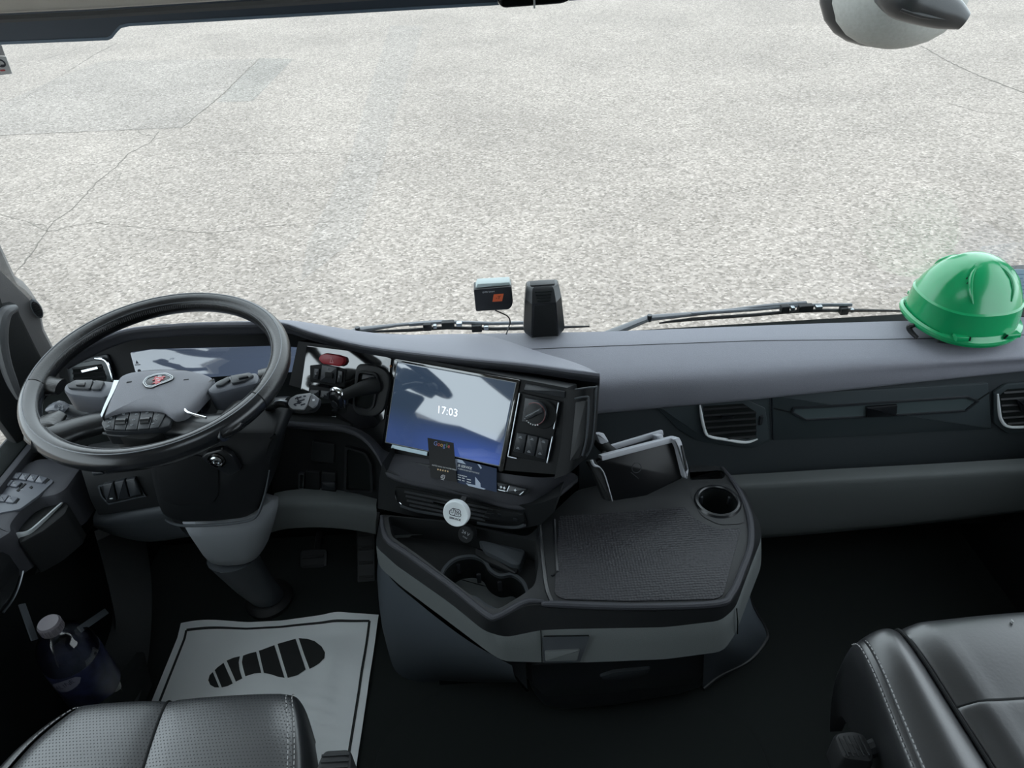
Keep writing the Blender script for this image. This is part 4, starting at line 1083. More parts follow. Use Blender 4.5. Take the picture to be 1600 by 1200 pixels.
up_rim = rim_part(J0, J1, 84, 'leather_rim', m_leather, RT)
m_rimlow = mat('rim_smooth_black', (26, 28, 31), .24, .05, 500, spec=.6)
lo_rim = rim_part(J1 + .8, 360 + J0 - .8, 60, 'smooth_rim', m_rimlow, RT * 1.02)
for a in (J0 - .4, J1 + .4): rim_part(a - .5, a + .5, 2, 'rim_joint', m_blackm, RT * .97)
# moulded ridge lines that follow the rim
for (rr, hh_, nm) in [(RC + .0045, RT * 1.055, 'rim_line'), (RC - RT * .80, RT * .62, 'rim_line')]:
    P = [WF.w(rr * math.cos(t), rr * math.sin(t), hh_) for t in [2 * math.pi * k / 120 for k in range(121)]]
    MB().tube(P, .0011, 6).build(nm, m_line if hh_ > RT else m_key, wheel)
st = MB()
for k in range(150):
    t = math.radians(10 + 165 * k / 150)
    a, b = RC - RT * .90, RC - RT * .97
    st.bar(WF.w(a * math.cos(t), a * math.sin(t), RT * .42), WF.w(b * math.cos(t + .006), b * math.sin(t + .006), RT * .06), .0011, .0009, WF.n)
sto = st.build('stitching', mat('dark_thread', (64, 64, 66), .8), wheel); sto['kind'] = 'stuff'

# hub
hub = MB().prism(WF, rp(WF.px([(160, 656), (176, 607), (190, 586), (235, 578), (292, 578), (331, 590), (310, 622), (272, 662), (240, 690), (190, 686)], .0), .02), -.065, .004, .006).build('hub_shell', m_blackm, wheel)
pad_px = [(160, 652), (167, 632), (177, 606), (187, 587), (202, 581), (235, 577.3), (262, 576.5), (292, 577.5), (316, 582), (331, 588.5), (336, 594), (326, 607), (309, 625), (288, 647), (270, 651), (255, 641.5), (232, 638.8), (202, 639.7), (183, 643.5), (170, 648)]
pp = WF.px(pad_px, .02)
cx_, cy_ = sum(p[0] for p in pp) / len(pp), sum(p[1] for p in pp) / len(pp)
ppr = rp(pp, .006, 3)
def shrink(q, s): return [(cx_ + (a - cx_) * s, cy_ + (b - cy_) * s) for a, b in q]
MB().rings([[WF.w(a, b, h) for a, b in shrink(ppr, s)] for h, s in ((0, 1), (.013, 1.0), (.0175, .985), (.0200, .955), (.0212, .90), (.0220, .84), (.0226, .77), (.0230, .70), (.0233, .62), (.0235, .54), (.0237, .46), (.0239, .37), (.0240, .28), (.0241, .18), (.0241, .09), (.0241, .01))]).build('hub_pad', m_pad, wheel, smooth=55)
for (p, q) in [((198, 597.5), (206, 596.5)), ((287, 593.8), (295, 592.8))]:
    MB().bar(WF.at(*p, .0232), WF.at(*q, .0232), .0022, .0012, WF.n).build('pad_notch', m_blackm, wheel)
# round crest on the pad
EC = WF.px([(221.5, 598.5), (228, 589.5), (245, 583.6), (262, 582.6), (272.5, 588), (271, 593), (262, 597.3), (249.5, 601.5), (237, 607), (226.5, 605.5)], .025)
er = rp(EC, .004, 3)
cr_ = MB().prism(WF, er, .022, .0255, .0008).build('crest', m_satin, wheel)
MB().ringwall(WF, off(er, .0012), off(er, .0026), .0255, .0266).build('crest_ring', m_print, cr_)
MB().ringwall(WF, off(er, .0042), off(er, .005), .0255, .0264).build('crest_ring', m_silver, cr_)
gx, gy = WF.hit(247, 594.5, .0258)
gp = [(-.010, .0), (-.007, .007), (-.0105, .0085), (-.006, .011), (-.003, .008), (0, .0125), (.003, .008), (.006, .0115), (.0105, .009), (.007, .006), (.0105, .001), (.006, .002), (.004, -.004), (.008, -.0085), (.003, -.0075), (0, -.0115), (-.003, -.0075), (-.008, -.0085), (-.004, -.004), (-.006, .002)]
MB().prism(WF, [(gx + a * .95, gy + b * .95) for a, b in gp], .0255, .0268).build('crest_beast', mat('crest_red', (178, 88, 92), .45), cr_)
crn = MB()
for (a, b, w_, h_) in [(0, .010, .006, .0022), (-.002, .0035, .004, .0012), (.002, -.001, .004, .0012)]: crn.prism(WF, rect(gx + a, gy + b, w_, h_), .0266, .0272)
crn.build('crest_mark', m_print, cr_)
# key cluster under the pad
clu = WF.px([(156.5, 659), (162, 650.5), (184, 643), (203, 639), (232, 638.3), (255, 641.5), (270, 651.5), (263, 664), (243, 669.5), (197, 672.5), (162, 671.5)], .014)
clb = MB().prism(WF, rp(clu, .004), -.02, .012, .003).build('key_cluster', m_key, wheel)
CK = .0145
for q in [[(164, 651), (181, 645), (177.2, 671), (163, 669)], [(182.4, 644.6), (203, 640.6), (195.4, 671.2), (178.5, 671)], [(204.4, 640.4), (220.2, 639.6), (213.3, 670.6), (196.6, 671.2)], [(221.2, 639.6), (241.2, 640.2), (232.2, 669.4), (214.4, 670.6)], [(242.4, 640.5), (259, 646.5), (247, 667.8), (233.4, 669.3)]]:
    MB().prism(WF, rp(WF.px(q, CK), .002), .011, CK, .001).build('key', m_key, clb)
for q in [[(184, 653), (199, 652), (195.5, 664), (180.5, 664)], [(222, 651.5), (236, 650.5), (232.5, 662), (218.5, 663)]]:
    qq = WF.px(q, .016); a0_, b0_ = V(qq[0]), V(qq[3])
    L0, L1 = V(qq[0]).lerp(V(qq[3]), .5), V(qq[1]).lerp(V(qq[2]), .5)
    MB().tube([WF.w(*L0, .0135), WF.w(*L1, .0135)], .0068, 14).build('roller', m_satin, clb)
ks = MB()
for (u, v) in [(173, 653), (171, 660), (169, 666), (193, 647), (230, 645), (213, 647.5), (209, 656), (206, 664), (247, 649), (243, 656), (239, 662)]:
    a, b = WF.hit(u, v, CK); ks.ringwall(WF, circ(a, b, .0024, 8, .0018), circ(a, b, .0014, 8, .001), CK - .0003, CK + .0006)
ks.build('key_symbol', m_printd, clb)
MB().tube([WF.at(u, v, .002) for u, v in [(161, 677), (180, 680.5), (205, 680.5), (235, 677), (262, 671)]], .002, 6, sub=3).build('hub_line', m_key, wheel)
# pods with buttons at either side
def pod(px_, keys, nm, dip=.03):
    q = rp(WF.px(px_, .022), .008)
    p = MB().prism(WF, q, -.022, .020, .005, -.0).build(nm, m_podtop, wheel)
    for kq in keys: MB().prism(WF, rp(WF.px(kq, .024), .004), .019, .0245, .0015).build('key', m_key, p)
    return p
pL = pod([(97, 607), (101, 598), (117, 591), (150, 591.5), (184, 595), (178, 608), (164, 620), (135, 618), (106, 614)], [[(104, 601), (117, 593.5), (146, 593), (140, 608), (107, 606)], [(148, 593.6), (163.5, 595.4), (156.5, 608.6), (141.5, 608)]], 'button_pod')
MB().prism(WF, rp(WF.px([(119, 597.5), (134, 597), (132, 603), (118, 602)], .026), .002), .024, .0275, .001).build('rocker', m_satin, pL)
pR = pod([(322, 607), (336, 594), (357, 585), (401, 579.5), (405, 588), (402, 597), (372, 604), (338, 613), (327, 612)], [[(338, 597.5), (357, 587.5), (360, 593), (346, 602.5), (336, 603)], [(359, 587), (390, 581.6), (397, 586), (381, 595.5), (362, 599.5), (361, 592.5)]], 'button_pod')
MB().prism(WF, rp(WF.px([(371, 587), (387, 584), (389, 589), (373, 592.5)], .026), .002), .024, .0275, .001).build('rocker', m_satin, pR)
for s_, pth in ((1, [(-.172, -.024), (-.19, -.022), (-.210, -.018)]), (1, [(.180, -.018), (.198, -.014), (.212, -.010)])):
    MB().tube([WF.w(a, b, -.006) for a, b in pth], [.018, .021, .026], 14, sub=3, flatten=.55, upv=WF.n).build('pod_neck', m_leather, wheel)
MB().grid([[WF.at(u, v, .021) for u, v in [(178, 594), (172, 612), (163, 632), (157, 648)]], [WF.at(u, v, .021) for u, v in [(186, 594), (178, 612), (167, 634), (159, 652)]]], 3, 1, thick=-WF.n * .02).build('silver_trim', m_silver, wheel)
MB().tube([WF.at(u, v, .019) for u, v in [(335, 593), (318, 603), (300, 619), (289, 632), (289, 640), (297, 646), (322, 653)]], .0022, 8, sub=4).build('chrome_trim', m_chrome, wheel)
MB().prism(WF, rp(WF.px([(302, 622), (316, 612), (326, 614), (312, 636), (300, 640), (296, 632)], .004), .003), -.02, .003, .002).build('shift_paddle', m_satin, wheel)
# lower spokes
MB().tube([WF.w(-.030, -.105, -.016), WF.w(-.062, -.114, -.010), WF.w(-.095, -.128, -.008), WF.w(-.125, -.147, -.006), WF.w(-.155, -.156, 0)], [.020, .026, .027, .030, .030], 16, sub=4, flatten=.55, upv=WF.n).build('spoke', m_satin, wheel, smooth=60)
MB().tube([WF.w(.052, -.128, -.004), WF.w(.085, -.132, -.008), WF.w(.118, -.140, -.006), WF.w(.160, -.148, 0)], [.028, .026, .028, .030], 16, sub=4, flatten=.55, upv=WF.n).build('spoke', m_satin, wheel, smooth=60)
MB().tube([WF.w(-.135, -.10, 0), WF.w(-.150, -.138, 0), WF.w(-.13, -.17, 0)], [.012, .03, .014], 14, sub=4, flatten=.5, upv=WF.n).build('spoke_web', m_leather, wheel, smooth=60)
MB().tube([WF.w(.165, -.09, 0), WF.w(.158, -.138, 0), WF.w(.125, -.17, 0)], [.012, .026, .014], 14, sub=4, flatten=.5, upv=WF.n).build('spoke_web', m_leather, wheel, smooth=60)

# column
colm = thing('steering_column', 'black steering column cover with key lock, stalks and grey lower shroud', 'steering column', (-.73, 1.16, .0))
K = yawtilt((-.65, 1.005, .66), 2, 2)
kpx = [(226, 700), (232, 745), (243, 790), (250, 806), (264, 815), (284, 820), (332, 819), (384, 813), (404, 801), (413, 776), (424, 722), (436, 694), (434, 676), (238, 676)]
kc = MB().prism(K, rp(K.px(kpx), .012), -.11, 0, .014).build('column_cover', m_dull, colm)
MB().prism(K, rp(K.px([(240, 700), (342, 716), (342, 772), (334, 786), (275, 789), (252, 780)]), .012), -.002, .003, .002).build('access_panel', m_dull, colm)
MB().tube([K.at(u, v, -.002) for u, v in [(258, 812), (270, 818), (290, 821.5), (340, 820), (386, 814), (403, 803), (414, 772), (421, 735)]], [.0016, .003, .003, .003, .003, .003, .002, .0012], 8, sub=3).build('cover_edge', m_greyd, colm)
kl = K.px([(313, 716), (322, 708), (345, 702), (362, 712), (376, 736), (358, 745), (340, 735), (327, 728)], .012)
ro = MB().prism(K, rp(kl, .006), -.004, .012, .004).build('lock_rosette', m_satin, colm)
a, b = K.hit(338.5, 719.5, .014); LK = K.sub(a, b, .012)
MB().lathe(LK, [(.016, -.004), (.016, .003), (.0125, .004), (.0125, .001), (.001, .001)], 28).build('lock_ring', m_gloss, ro)
MB().lathe(LK, [(.0105, .0), (.0105, .0045), (.0085, .006), (.006, .0062), (.005, .004), (.0005, .004)], 28).build('lock_barrel', m_chrome, ro)
MB().prism(LK, rect(.001, -.0005, .0075, .002), .004, .0055).build('key_slot', m_void, ro)
# grey lower shroud and tube to the floor
sec = []
for pts, z, yb2 in [([(270, 812), (285, 822), (335, 821), (388, 815), (412, 800), (440, 775)], 0, 0), ([(284, 826), (300, 836), (342, 836), (392, 832), (415, 818), (436, 800)], 1, 0), ([(312, 866), (326, 880), (350, 884), (388, 880), (405, 868), (420, 850)], 2, 0), ([(324, 880), (333, 887), (352, 889), (385, 887), (398, 880), (408, 870)], 3, 0)]:
    y0 = [1.01, 1.012, 1.03, 1.05][z]
    fr_ = [PY(u, v, y0 + (.03 if i in (0, 5) else .008 if i in (1, 4) else 0)) for i, (u, v) in enumerate(pts)]
    bk2 = [fr_[-1] + V((0, .055, 0)), fr_[0] + V((0, .055, 0))]
    sec.append(fr_ + bk2)
MB().rings(sec).build('shroud', mat('shroud_lit_grey', (116, 119, 123), .6, .3, 700, spec=.3), colm, smooth=50, subsurf=1)  # paler copy of the grey plastic, light from above put into the colour
a_, b_ = PY(368, 884, 1.08), PZ(414, 958, .012) + V((0, .045, 0))
MB().rings([[c + V((r * math.cos(2 * math.pi * k / 18), r * .8 * math.sin(2 * math.pi * k / 18), 0)) for k in range(18)] for c, r in ((a_ + V((0, 0, .03)), .055), (a_.lerp(b_, .5), .047), (b_, .042))]).build('column_tube', m_greyd, colm, smooth=60)
MB().lathe(flat(b_.z, (b_.x, b_.y)), [(.06, -.01), (.062, .004), (.05, .016), (.045, .018)], 24).build('floor_boot', m_rubber, colm)
# left stalk
s0_, s1_, s2_, s3_ = PY(172, 668, 1.10), PY(140, 655, 1.10), PY(105, 645, 1.10), PY(76, 638, 1.10)
MB().tube([PY(215, 672, 1.08), s0_, s1_], [.010, .013, .018], 14, sub=3).build('stalk_shaft', m_black, colm)
MB().tube([s1_, PY(122, 650, 1.10), s2_, PY(90, 640, 1.10), s3_], [.0185, .020, .019, .016, .008], 14, sub=3, flatten=.8).build('indicator_stalk', m_key, colm)
MB().tube([PY(104, 640, 1.09), PY(90, 634, 1.09), PY(74, 640, 1.09)], [.012, .013, .006], 12, sub=3, flatten=.6).build('stalk_tip', m_podtop, colm)
mk = MB()
KS = yawtilt(PY(95, 637, 1.07), 0, 45)
for (u, v) in [(93, 634), (98, 634.5), (91, 639), (97, 639)]:
    a, b = KS.hit(u, v, .002); mk.ringwall(KS, circ(a, b, .0022, 8), circ(a, b, .0012, 8), .001, .0026)
mk.build('stalk_symbol', m_printd, colm)
# right stalk: selector lever with grey printed top
g0, g1, g2 = PY(412, 640, 1.10), PY(432, 629, 1.06), PY(452, 629, 1.04)
MB().tube([g0, g1, g2], [.012, .010, .011], 12, sub=4).build('selector_shaft', m_satin, colm)
MB().tube([PY(424, 634, 1.06), PY(433, 627, 1.04), PY(449, 627, 1.03)], .0022, 8, sub=3).build('shaft_line', m_silver, colm)
GS = yawtilt(PY(472, 632, 1.02), -3, 48)
GS = GS.sub(0, 0, 0, math.radians(4))
m_selgrey = mat('selector_grey', (148, 150, 153), .45, .2, 800)
MB().prism(GS, rp(GS.px([(448, 632), (452, 623), (462, 617), (487, 613.5), (497, 621), (495, 632), (488, 640), (468, 643), (452, 641)], .0), .004), -.026, -.003, .005).build('selector_body', m_black, colm)
gt = MB().prism(GS, rp(GS.px([(449, 631), (453, 622), (463, 616.5), (486, 613.5), (480, 632), (474, 640), (455, 638.5)], .003), .003), -.006, .003, .0015).build('selector_top', m_selgrey, colm)
MB().prism(GS, rp(GS.px([(487, 614), (497, 622), (494, 632), (488, 637.5), (481, 633)], .003), .002), -.006, .002, .0012).build('end_button', mat('selector_button', (112, 114, 118), .5), colm)
sg = MB()
def seg(p, q, w_=.0022): sg.bar(GS.at(*p, .0034), GS.at(*q, .0034), w_, .0012, GS.n)
for p, q in [((461, 623), (471, 620)), ((464, 628), (476, 624)), ((459, 632), (471, 628.5)), ((470, 633), (477, 631)), ((464, 620), (468, 631)), ((474, 619), (478, 619)), ((459, 632), (463, 634))]: seg(p, q)
sg.build('gate_marking', m_ink, gt)
a, b = GS.hit(490, 625, .0022); MB().prism(GS, rect(a, b, .004, .0035), .0018, .0028).build('button_symbol', m_print, colm)

# ================================================================== CENTRE CONSOLE
con = thing('centre_console', 'black centre console tray with cup holders over a grey band and drawer', 'console', (.03, .95, 0))
C_ = [(592, 802), (601, 842), (640, 872), (700, 917), (757, 965), (778, 969), (822, 947), (862, 944), (985, 948), (1118, 944), (1146, 928), (1162, 893), (1176, 850), (1173, 803), (1152, 757), (1128, 727), (1000, 724), (900, 765), (820, 782), (700, 775)]
B_ = [(587, 838), (588, 855), (620, 884), (700, 940), (757, 986), (790, 996), (842, 985), (880, 983), (1040, 980), (1126, 970), (1149, 950), (1172, 887), (1189, 844), (1189, 822), (1163, 764), (1133, 734), (1000, 735), (900, 775), (820, 792), (700, 785)]
A_ = [(588, 861), (592, 885), (625, 915), (700, 971), (766, 1021), (786, 1033), (845, 1035), (921, 1035), (1040, 1030), (1130, 1018), (1150, 989), (1169, 938), (1189, 886), (1190, 850), (1165, 790), (1140, 760), (1000, 750), (900, 790), (820, 805), (700, 800)]
zC, zB, zA = .505, .464, .415
F5 = flat(0)
def clampy(P):
    for q in P:
        d = (q - VN.o).dot(VN.n)
        if q.x < .045 and d < .024: q.y -= (.024 - d)
        elif q.x >= .045: q.y = min(q.y, 1.068)
    return P
c5, b5, a5 = clampy([PZ(u, v, zC) for u, v in C_]), clampy([PZ(u, v, zB) for u, v in B_]), clampy([PZ(u, v, zA) for u, v in A_])
xy = lambda P: [(p.x, p.y) for p in P]
cr5, br5, ar5 = rp(xy(c5), .012, 3), rp(xy(b5), .014, 3), rp(xy(a5), .016, 3)
at = lambda P, z: [V((a, b, z)) for a, b in P]
# top shell with well, cup hole and rear pocket
FT = flat(zC)
well = clampy([PZ(u, v, zC) for u, v in [(606, 806), (612, 838), (655, 868), (705, 907), (762, 950), (779, 952), (817, 929), (836, 914), (842, 880), (838, 840), (826, 806), (700, 782)]])
for q in well:
    if (q - VN.o).dot(VN.n) < .026: q.y -= .006
well = rp([(q.x, q.y) for q in well], .010)
cupc = FT.hit(1121, 784)
cup = circ(cupc[0], cupc[1], .0365, 36, .0365)
pocket = rp(FT.px([(1078, 727), (1122, 728), (1134, 742), (1130, 748), (1078, 750)]), .006)
tp_ = MB()
tp_.holes(FT, off(cr5, .004), [well, cup, pocket], 0)
tp_.rings([at(br5, zB), at(cr5, zC - .004), at(off(cr5, .0015), zC - .001), at(off(cr5, .004), zC)], True, False, False)
top_shell = tp_.build('tray_shell', m_black, con, smooth=40)
WZ = .455
FW_ = flat(WZ)
h8 = rp([(a, b) for a, b in FW_.px([(688, 910), (696, 890), (712, 876), (738, 872), (757, 879), (764, 895), (781, 905), (800, 900), (817, 912), (824, 932), (812, 952), (790, 961), (760, 948), (745, 936), (735, 934), (702, 918)])], .012)
wl_ = MB(); wl_.wall(FT, well, 0, WZ - zC, off(well, .006)); wl_.holes(FW_, off(well, .006), [h8], 0)
wl_.build('storage_well', m_blackm, con, smooth=40)
MB().wall(FW_, off(h8, .001), 0, -.075, off(h8, .008)).prism(flat(WZ - .078), off(h8, .004), 0, .004).build('double_cup', m_void, con)
MB().ringwall(FW_, off(h8, -.005), off(h8, .001), -.004, .007).build('cup_rim', m_greyd, con)
for (u, v) in [(716, 885), (748, 900), (781, 912), (815, 938)]:
    a, b = FW_.hit(u, v, -.012); MB().prism(flat(WZ, (a, b)), rp(rect(0, 0, .008, .006), .002), -.03, -.006, .002).build('cup_tab', m_key, con)
ra_ = FW_.px([(746, 842), (786, 838), (812, 847), (821, 864), (813, 886), (800, 885), (758, 864)], .016)
MB().prism(FW_, rp(ra_, .006), 0, .022, .005).build('phone_rest', m_greyd, con)
MB().prism(FW_, rp(FW_.px([(744, 856), (760, 860), (803, 884), (812, 886), (806, 898), (760, 878), (742, 866)], .008), .004), 0, .011, .004).build('rest_step', m_black, con)
# round holder at the right
MB().wall(FT, cup, .002, -.065, [(cupc[0] + (a - cupc[0]) * .86, cupc[1] + (b - cupc[1]) * .86) for a, b in cup]).prism(flat(zC - .068), circ(cupc[0], cupc[1], .034, 30), 0, .004).build('cup_holder', m_void, con)
MB().lathe(flat(zC, cupc), [(.0365, -.002), (.0365, .004), (.0385, .0065), (.0425, .0055), (.045, -.001)], 40).f.pop() if False else None
rg = MB().rings([[FT.w(cupc[0] + r * math.cos(2 * math.pi * k / 40), cupc[1] + r * math.sin(2 * math.pi * k / 40), h) for k in range(40)] for r, h in ((.0362, -.006), (.0362, .004), (.0385, .006), (.0425, .005), (.0455, .0005))], True, False, False)
rg.build('cup_ring', m_satin, con)
bz_ = MB().holes(FT, rp(FT.px([(1077, 770), (1088, 757), (1140, 756), (1160, 778), (1163, 818), (1124, 820), (1096, 806)], .0012), .012), [circ(cupc[0], cupc[1], .0455, 36)], .0012)
bz_.build('cup_bezel', m_black, con)
for t in (.5, 2.4, 4.4): MB().prism(FT, rp(rect(cupc[0] + .034 * math.cos(t), cupc[1] + .034 * math.sin(t), .007, .007), .002), -.025, -.006, .002).build('cup_tab', m_key, con)
pw = MB().wall(FT, pocket, 0, -.02).prism(flat(zC - .022), pocket, 0, .002); pw.build('tray_pocket', m_blackm, con)
# dimpled mat on the right tray
def dimple_mat():
    m = mat('dimpled_rubber', (38, 38, 42), .52, spec=.42); nt = m.node_tree; n = nt.nodes; L = nt.links
    tc = n.new('ShaderNodeTexCoord'); vo = n.new('ShaderNodeTexVoronoi'); vo.inputs['Scale'].default_value = 190; vo.inputs['Randomness'].default_value = .3
    bp = n.new('ShaderNodeBump'); bp.inputs['Strength'].default_value = .7; bp.inputs['Distance'].default_value = .002
    L.new(tc.outputs['Object'], vo.inputs['Vector']); L.new(vo.outputs['Distance'], bp.inputs['Height']); L.new(bp.outputs['Normal'], n['Principled BSDF'].inputs['Normal']); return m
mt_ = rp(FT.px([(873, 806), (1072, 792), (1080, 806), (1100, 818), (1122, 826), (1158, 825), (1130, 930), (1118, 936), (985, 939), (880, 936), (866, 928)], .002), .008)
MB().prism(FT, mt_, -.001, .0022, .001).build('tray_mat', dimple_mat(), con)
# raised lip round the tray and the ridges between well and tray
LP = [PZ(u, v, zC + .001) for u, v in [(846, 944), (866, 944), (985, 948), (1116, 944), (1143, 928), (1159, 893), (1173, 850), (1170, 803), (1150, 759), (1128, 730)]]
MB().tube(LP, [.003, .006, .006, .006, .006, .006, .006, .006, .005, .003], 10, sub=6).build('tray_lip', m_softd, con)
LP = [PZ(u, v, zC + .001) for u, v in [(596, 806), (604, 841), (640, 868), (702, 913), (760, 960), (778, 963), (820, 941), (850, 940)]]
MB().tube(LP, [.003, .0055, .0055, .0055, .0055, .0055, .0055, .003], 10, sub=6).build('well_lip', m_softd, con)
for pts, r in [([(843, 820), (848, 870), (854, 918), (864, 944)], .004), ([(866, 812), (868, 850), (871, 893)], .0028), ([(862, 900), (872, 893)], .0022)]:
    MB().tube([PZ(u, v, zC + .001) for u, v in pts], r, 8, sub=4).build('ridge', m_satin, con)
# grey band
gb_ = MB().rings([at(off(br5, .004), zB + .002), at(br5, zB), at([((a * .5 + c * .5), (b * .5 + d * .5)) for (a, b), (c, d) in zip(br5, ar5)], (zA + zB) / 2), at(ar5, zA), at(off(ar5, .012), zA - .010)], True, False, True).build('band', m_grey, con, smooth=50)
BFo = a5[6]; BF = Fr(BFo, a5[7] - a5[6], b5[6] - a5[6])
MB().prism(BF, rp(BF.px([(848, 994), (921, 993), (906, 1033), (850, 1034)], .001), .002), -.004, .0045).build('pull_recess', m_greyd, con)
MB().prism(BF, rp(BF.px([(851, 1017), (906, 1014), (902, 1032), (852, 1033)], .007), .003), .002, .010, .0025).build('drawer_pull', m_grey, con)
MB().bar(BF.at(845, 985, .0015), BF.at(847, 1036, .0015), .0016, .0018, BF.n).build('seam', m_void, con)
MB().bar(BF.at(850, 994, .005), BF.at(920, 993, .005), .0012, .0018, BF.n).build('seam', m_void, con)
p1_, p2_ = b5[10] + V((.002, -.001, 0)), a5[10] + V((.002, -.002, 0)); MB().tube([p1_, (p1_ + p2_) / 2 + V((.001, -.001, 0)), p2_], .0012, 6).build('seam', m_void, con)
# latch button on the right edge
MB().tube([PZ(u, v, zC - .006) for u, v in [(1158, 905), (1163, 893), (1168, 880)]], [.004, .006, .004], 8, flatten=.6).build('latch', m_blackm, con)
# lower storage bin
B2 = yawtilt(PY(960, 1050, .80), -1, -4)
MB().prism(B2, rp(B2.px([(776, 1026), (830, 1030), (1120, 1010), (1146, 985), (1130, 1030), (1108, 1062), (1096, 1077), (1060, 1088), (960, 1105), (880, 1112), (848, 1104), (834, 1088), (824, 1066)], -.012), .006), -.28, -.012, .012).build('bin_body', m_key, con)
bf_ = MB().prism(B2, rp(B2.px([(827, 1040), (1108, 1018), (1102, 1052), (1090, 1068), (960, 1084), (852, 1090), (832, 1072)], 0), .008), -.03, 0, .006).build('bin_lid', m_key, con)
MB().prism(B2, rp(B2.px([(936, 1058), (960, 1050), (1018, 1045), (1012, 1053), (990, 1060), (944, 1064)], .006), .006), -.001, .007, .004).build('bin_handle', m_greyd, con)
MB().prism(B2, rp(B2.px([(782, 1032), (822, 1038), (825, 1082), (812, 1068)], -.004), .003), -.05, -.004, .004).build('bin_cheek', m_greyd, con)
# tunnel cover below, left and right
tL = [PZ(u, v, .402) for u, v in [(594, 845), (606, 897), (655, 943), (730, 1000), (800, 1040)]]
bL = [PZ(u, v, .0) for u, v in [(602, 945), (610, 1030), (640, 1062), (720, 1066), (830, 1066)]]
md_ = [a.lerp(b, .5) + V((-.012, -.012, 0)) for a, b in zip(tL, bL)]
MB().grid([tL, md_, bL], 5, 4).build('tunnel_cover', m_tunnel, con, smooth=70)
bR = [PZ(u, v, .06) for u, v in [(1098, 1076), (1123, 1056), (1168, 1033), (1194, 1004), (1196, 984), (1172, 940), (1160, 880)]]
tR = [PZ(u, v, .42) for u, v in [(1100, 1018), (1120, 1012), (1138, 998), (1152, 968), (1158, 945), (1168, 905), (1180, 850)]]
MB().grid([tR, [a.lerp(b, .5) for a, b in zip(tR, bR)], bR], 4, 3).build('tunnel_panel', m_tunnel, con, smooth=70)
MB().tube(bR, .006, 8, sub=5).build('tunnel_edge', m_black, con)
MB().prism(flat(0), [(-.27, .93), (.40, .93), (.40, 1.06), (-.27, 1.06)], .004, .41).build('core', m_void, con)
# accessory socket cap in the well's rear wall
so = thing('socket_cap', 'round black power socket cap marked 24 V hanging below the vent', 'socket cap', PY(729, 835, .928))
SO = yawtilt(PY(729, 835, .928), 24, 30)
MB().lathe(SO, [(.0165, -.014), (.0165, .003), (.0148, .005), (.0005, .005)], 28).build('cap', m_dull, so)
MB().text('24 V', SO, -.000, .004, .0088, .0056, math.radians(-14), 'CENTER', .0002).text('max', SO, .000, -.004, .006, .0056, math.radians(-14), 'CENTER').build('lettering', m_printd, so)

# ================================================================== LOOSE THINGS ON AND ROUND THE DASHBOARD
# green hard hat
HX, HY, HZ = .872, 1.238, .712
hat = thing('hard_hat', 'green plastic hard hat lying on the dashboard by the windscreen', 'hard hat', (HX, HY, HZ))
m_hat = mat('hat_green', (18, 138, 84), .25, .03, 60, spec=.5, coat=.3)
NS = 72
def ringp(h, rx, ry, dxo=0, fn=None):
    out = []
    for k in range(NS):
        t = 2 * math.pi * k / NS; c, s = math.cos(t), math.sin(t)
        e = 2 / 2.25
        x = rx * math.copysign(abs(c) ** e, c); y = ry * math.copysign(abs(s) ** e, s)
        z = h
        if fn: x, y, z = fn(t, x, y, z)
        out.append(V((HX + dxo + x, HY + y, HZ + z)))
    return out
def brim_dip(t, x, y, z): return x, y, z + .010 * max(0, -math.cos(t)) ** 2 + .004 * abs(math.cos(t))
Rg = []
for h, rx, ry in [(.010, .110, .102), (.016, .112, .104), (.021, .111, .103), (.024, .106, .098), (.030, .102, .094), (.050, .101, .0925), (.072, .099, .090), (.0745, .099, .090), (.0775, .0955, .086), (.095, .089, .080), (.115, .078, .070), (.131, .064, .058), (.143, .048, .044), (.151, .030, .028), (.155, .013, .013)]:
    def crest(t, x, y, z, h=h):
        if h < .03: return brim_dip(t, x, y, z)
        k = abs(math.sin(t))
        if h > .078 and abs(y) < .034: z += .004 * min(1, (h - .078) / .03)
        if h < .078: z += .006 * max(0, -math.cos(t)) ** 3 * (1 if h > .06 else .3)
        return x, y, z
    Rg.append(ringp(h, rx, ry, 0, crest))
shell = MB().rings(Rg, True, False, True).rings([ringp(.010, .110, .102, 0, brim_dip), ringp(.012, .097, .088, 0, brim_dip), ringp(.07, .09, .08)], True, False, False)
shell.build('shell', m_hat, hat, smooth=24)
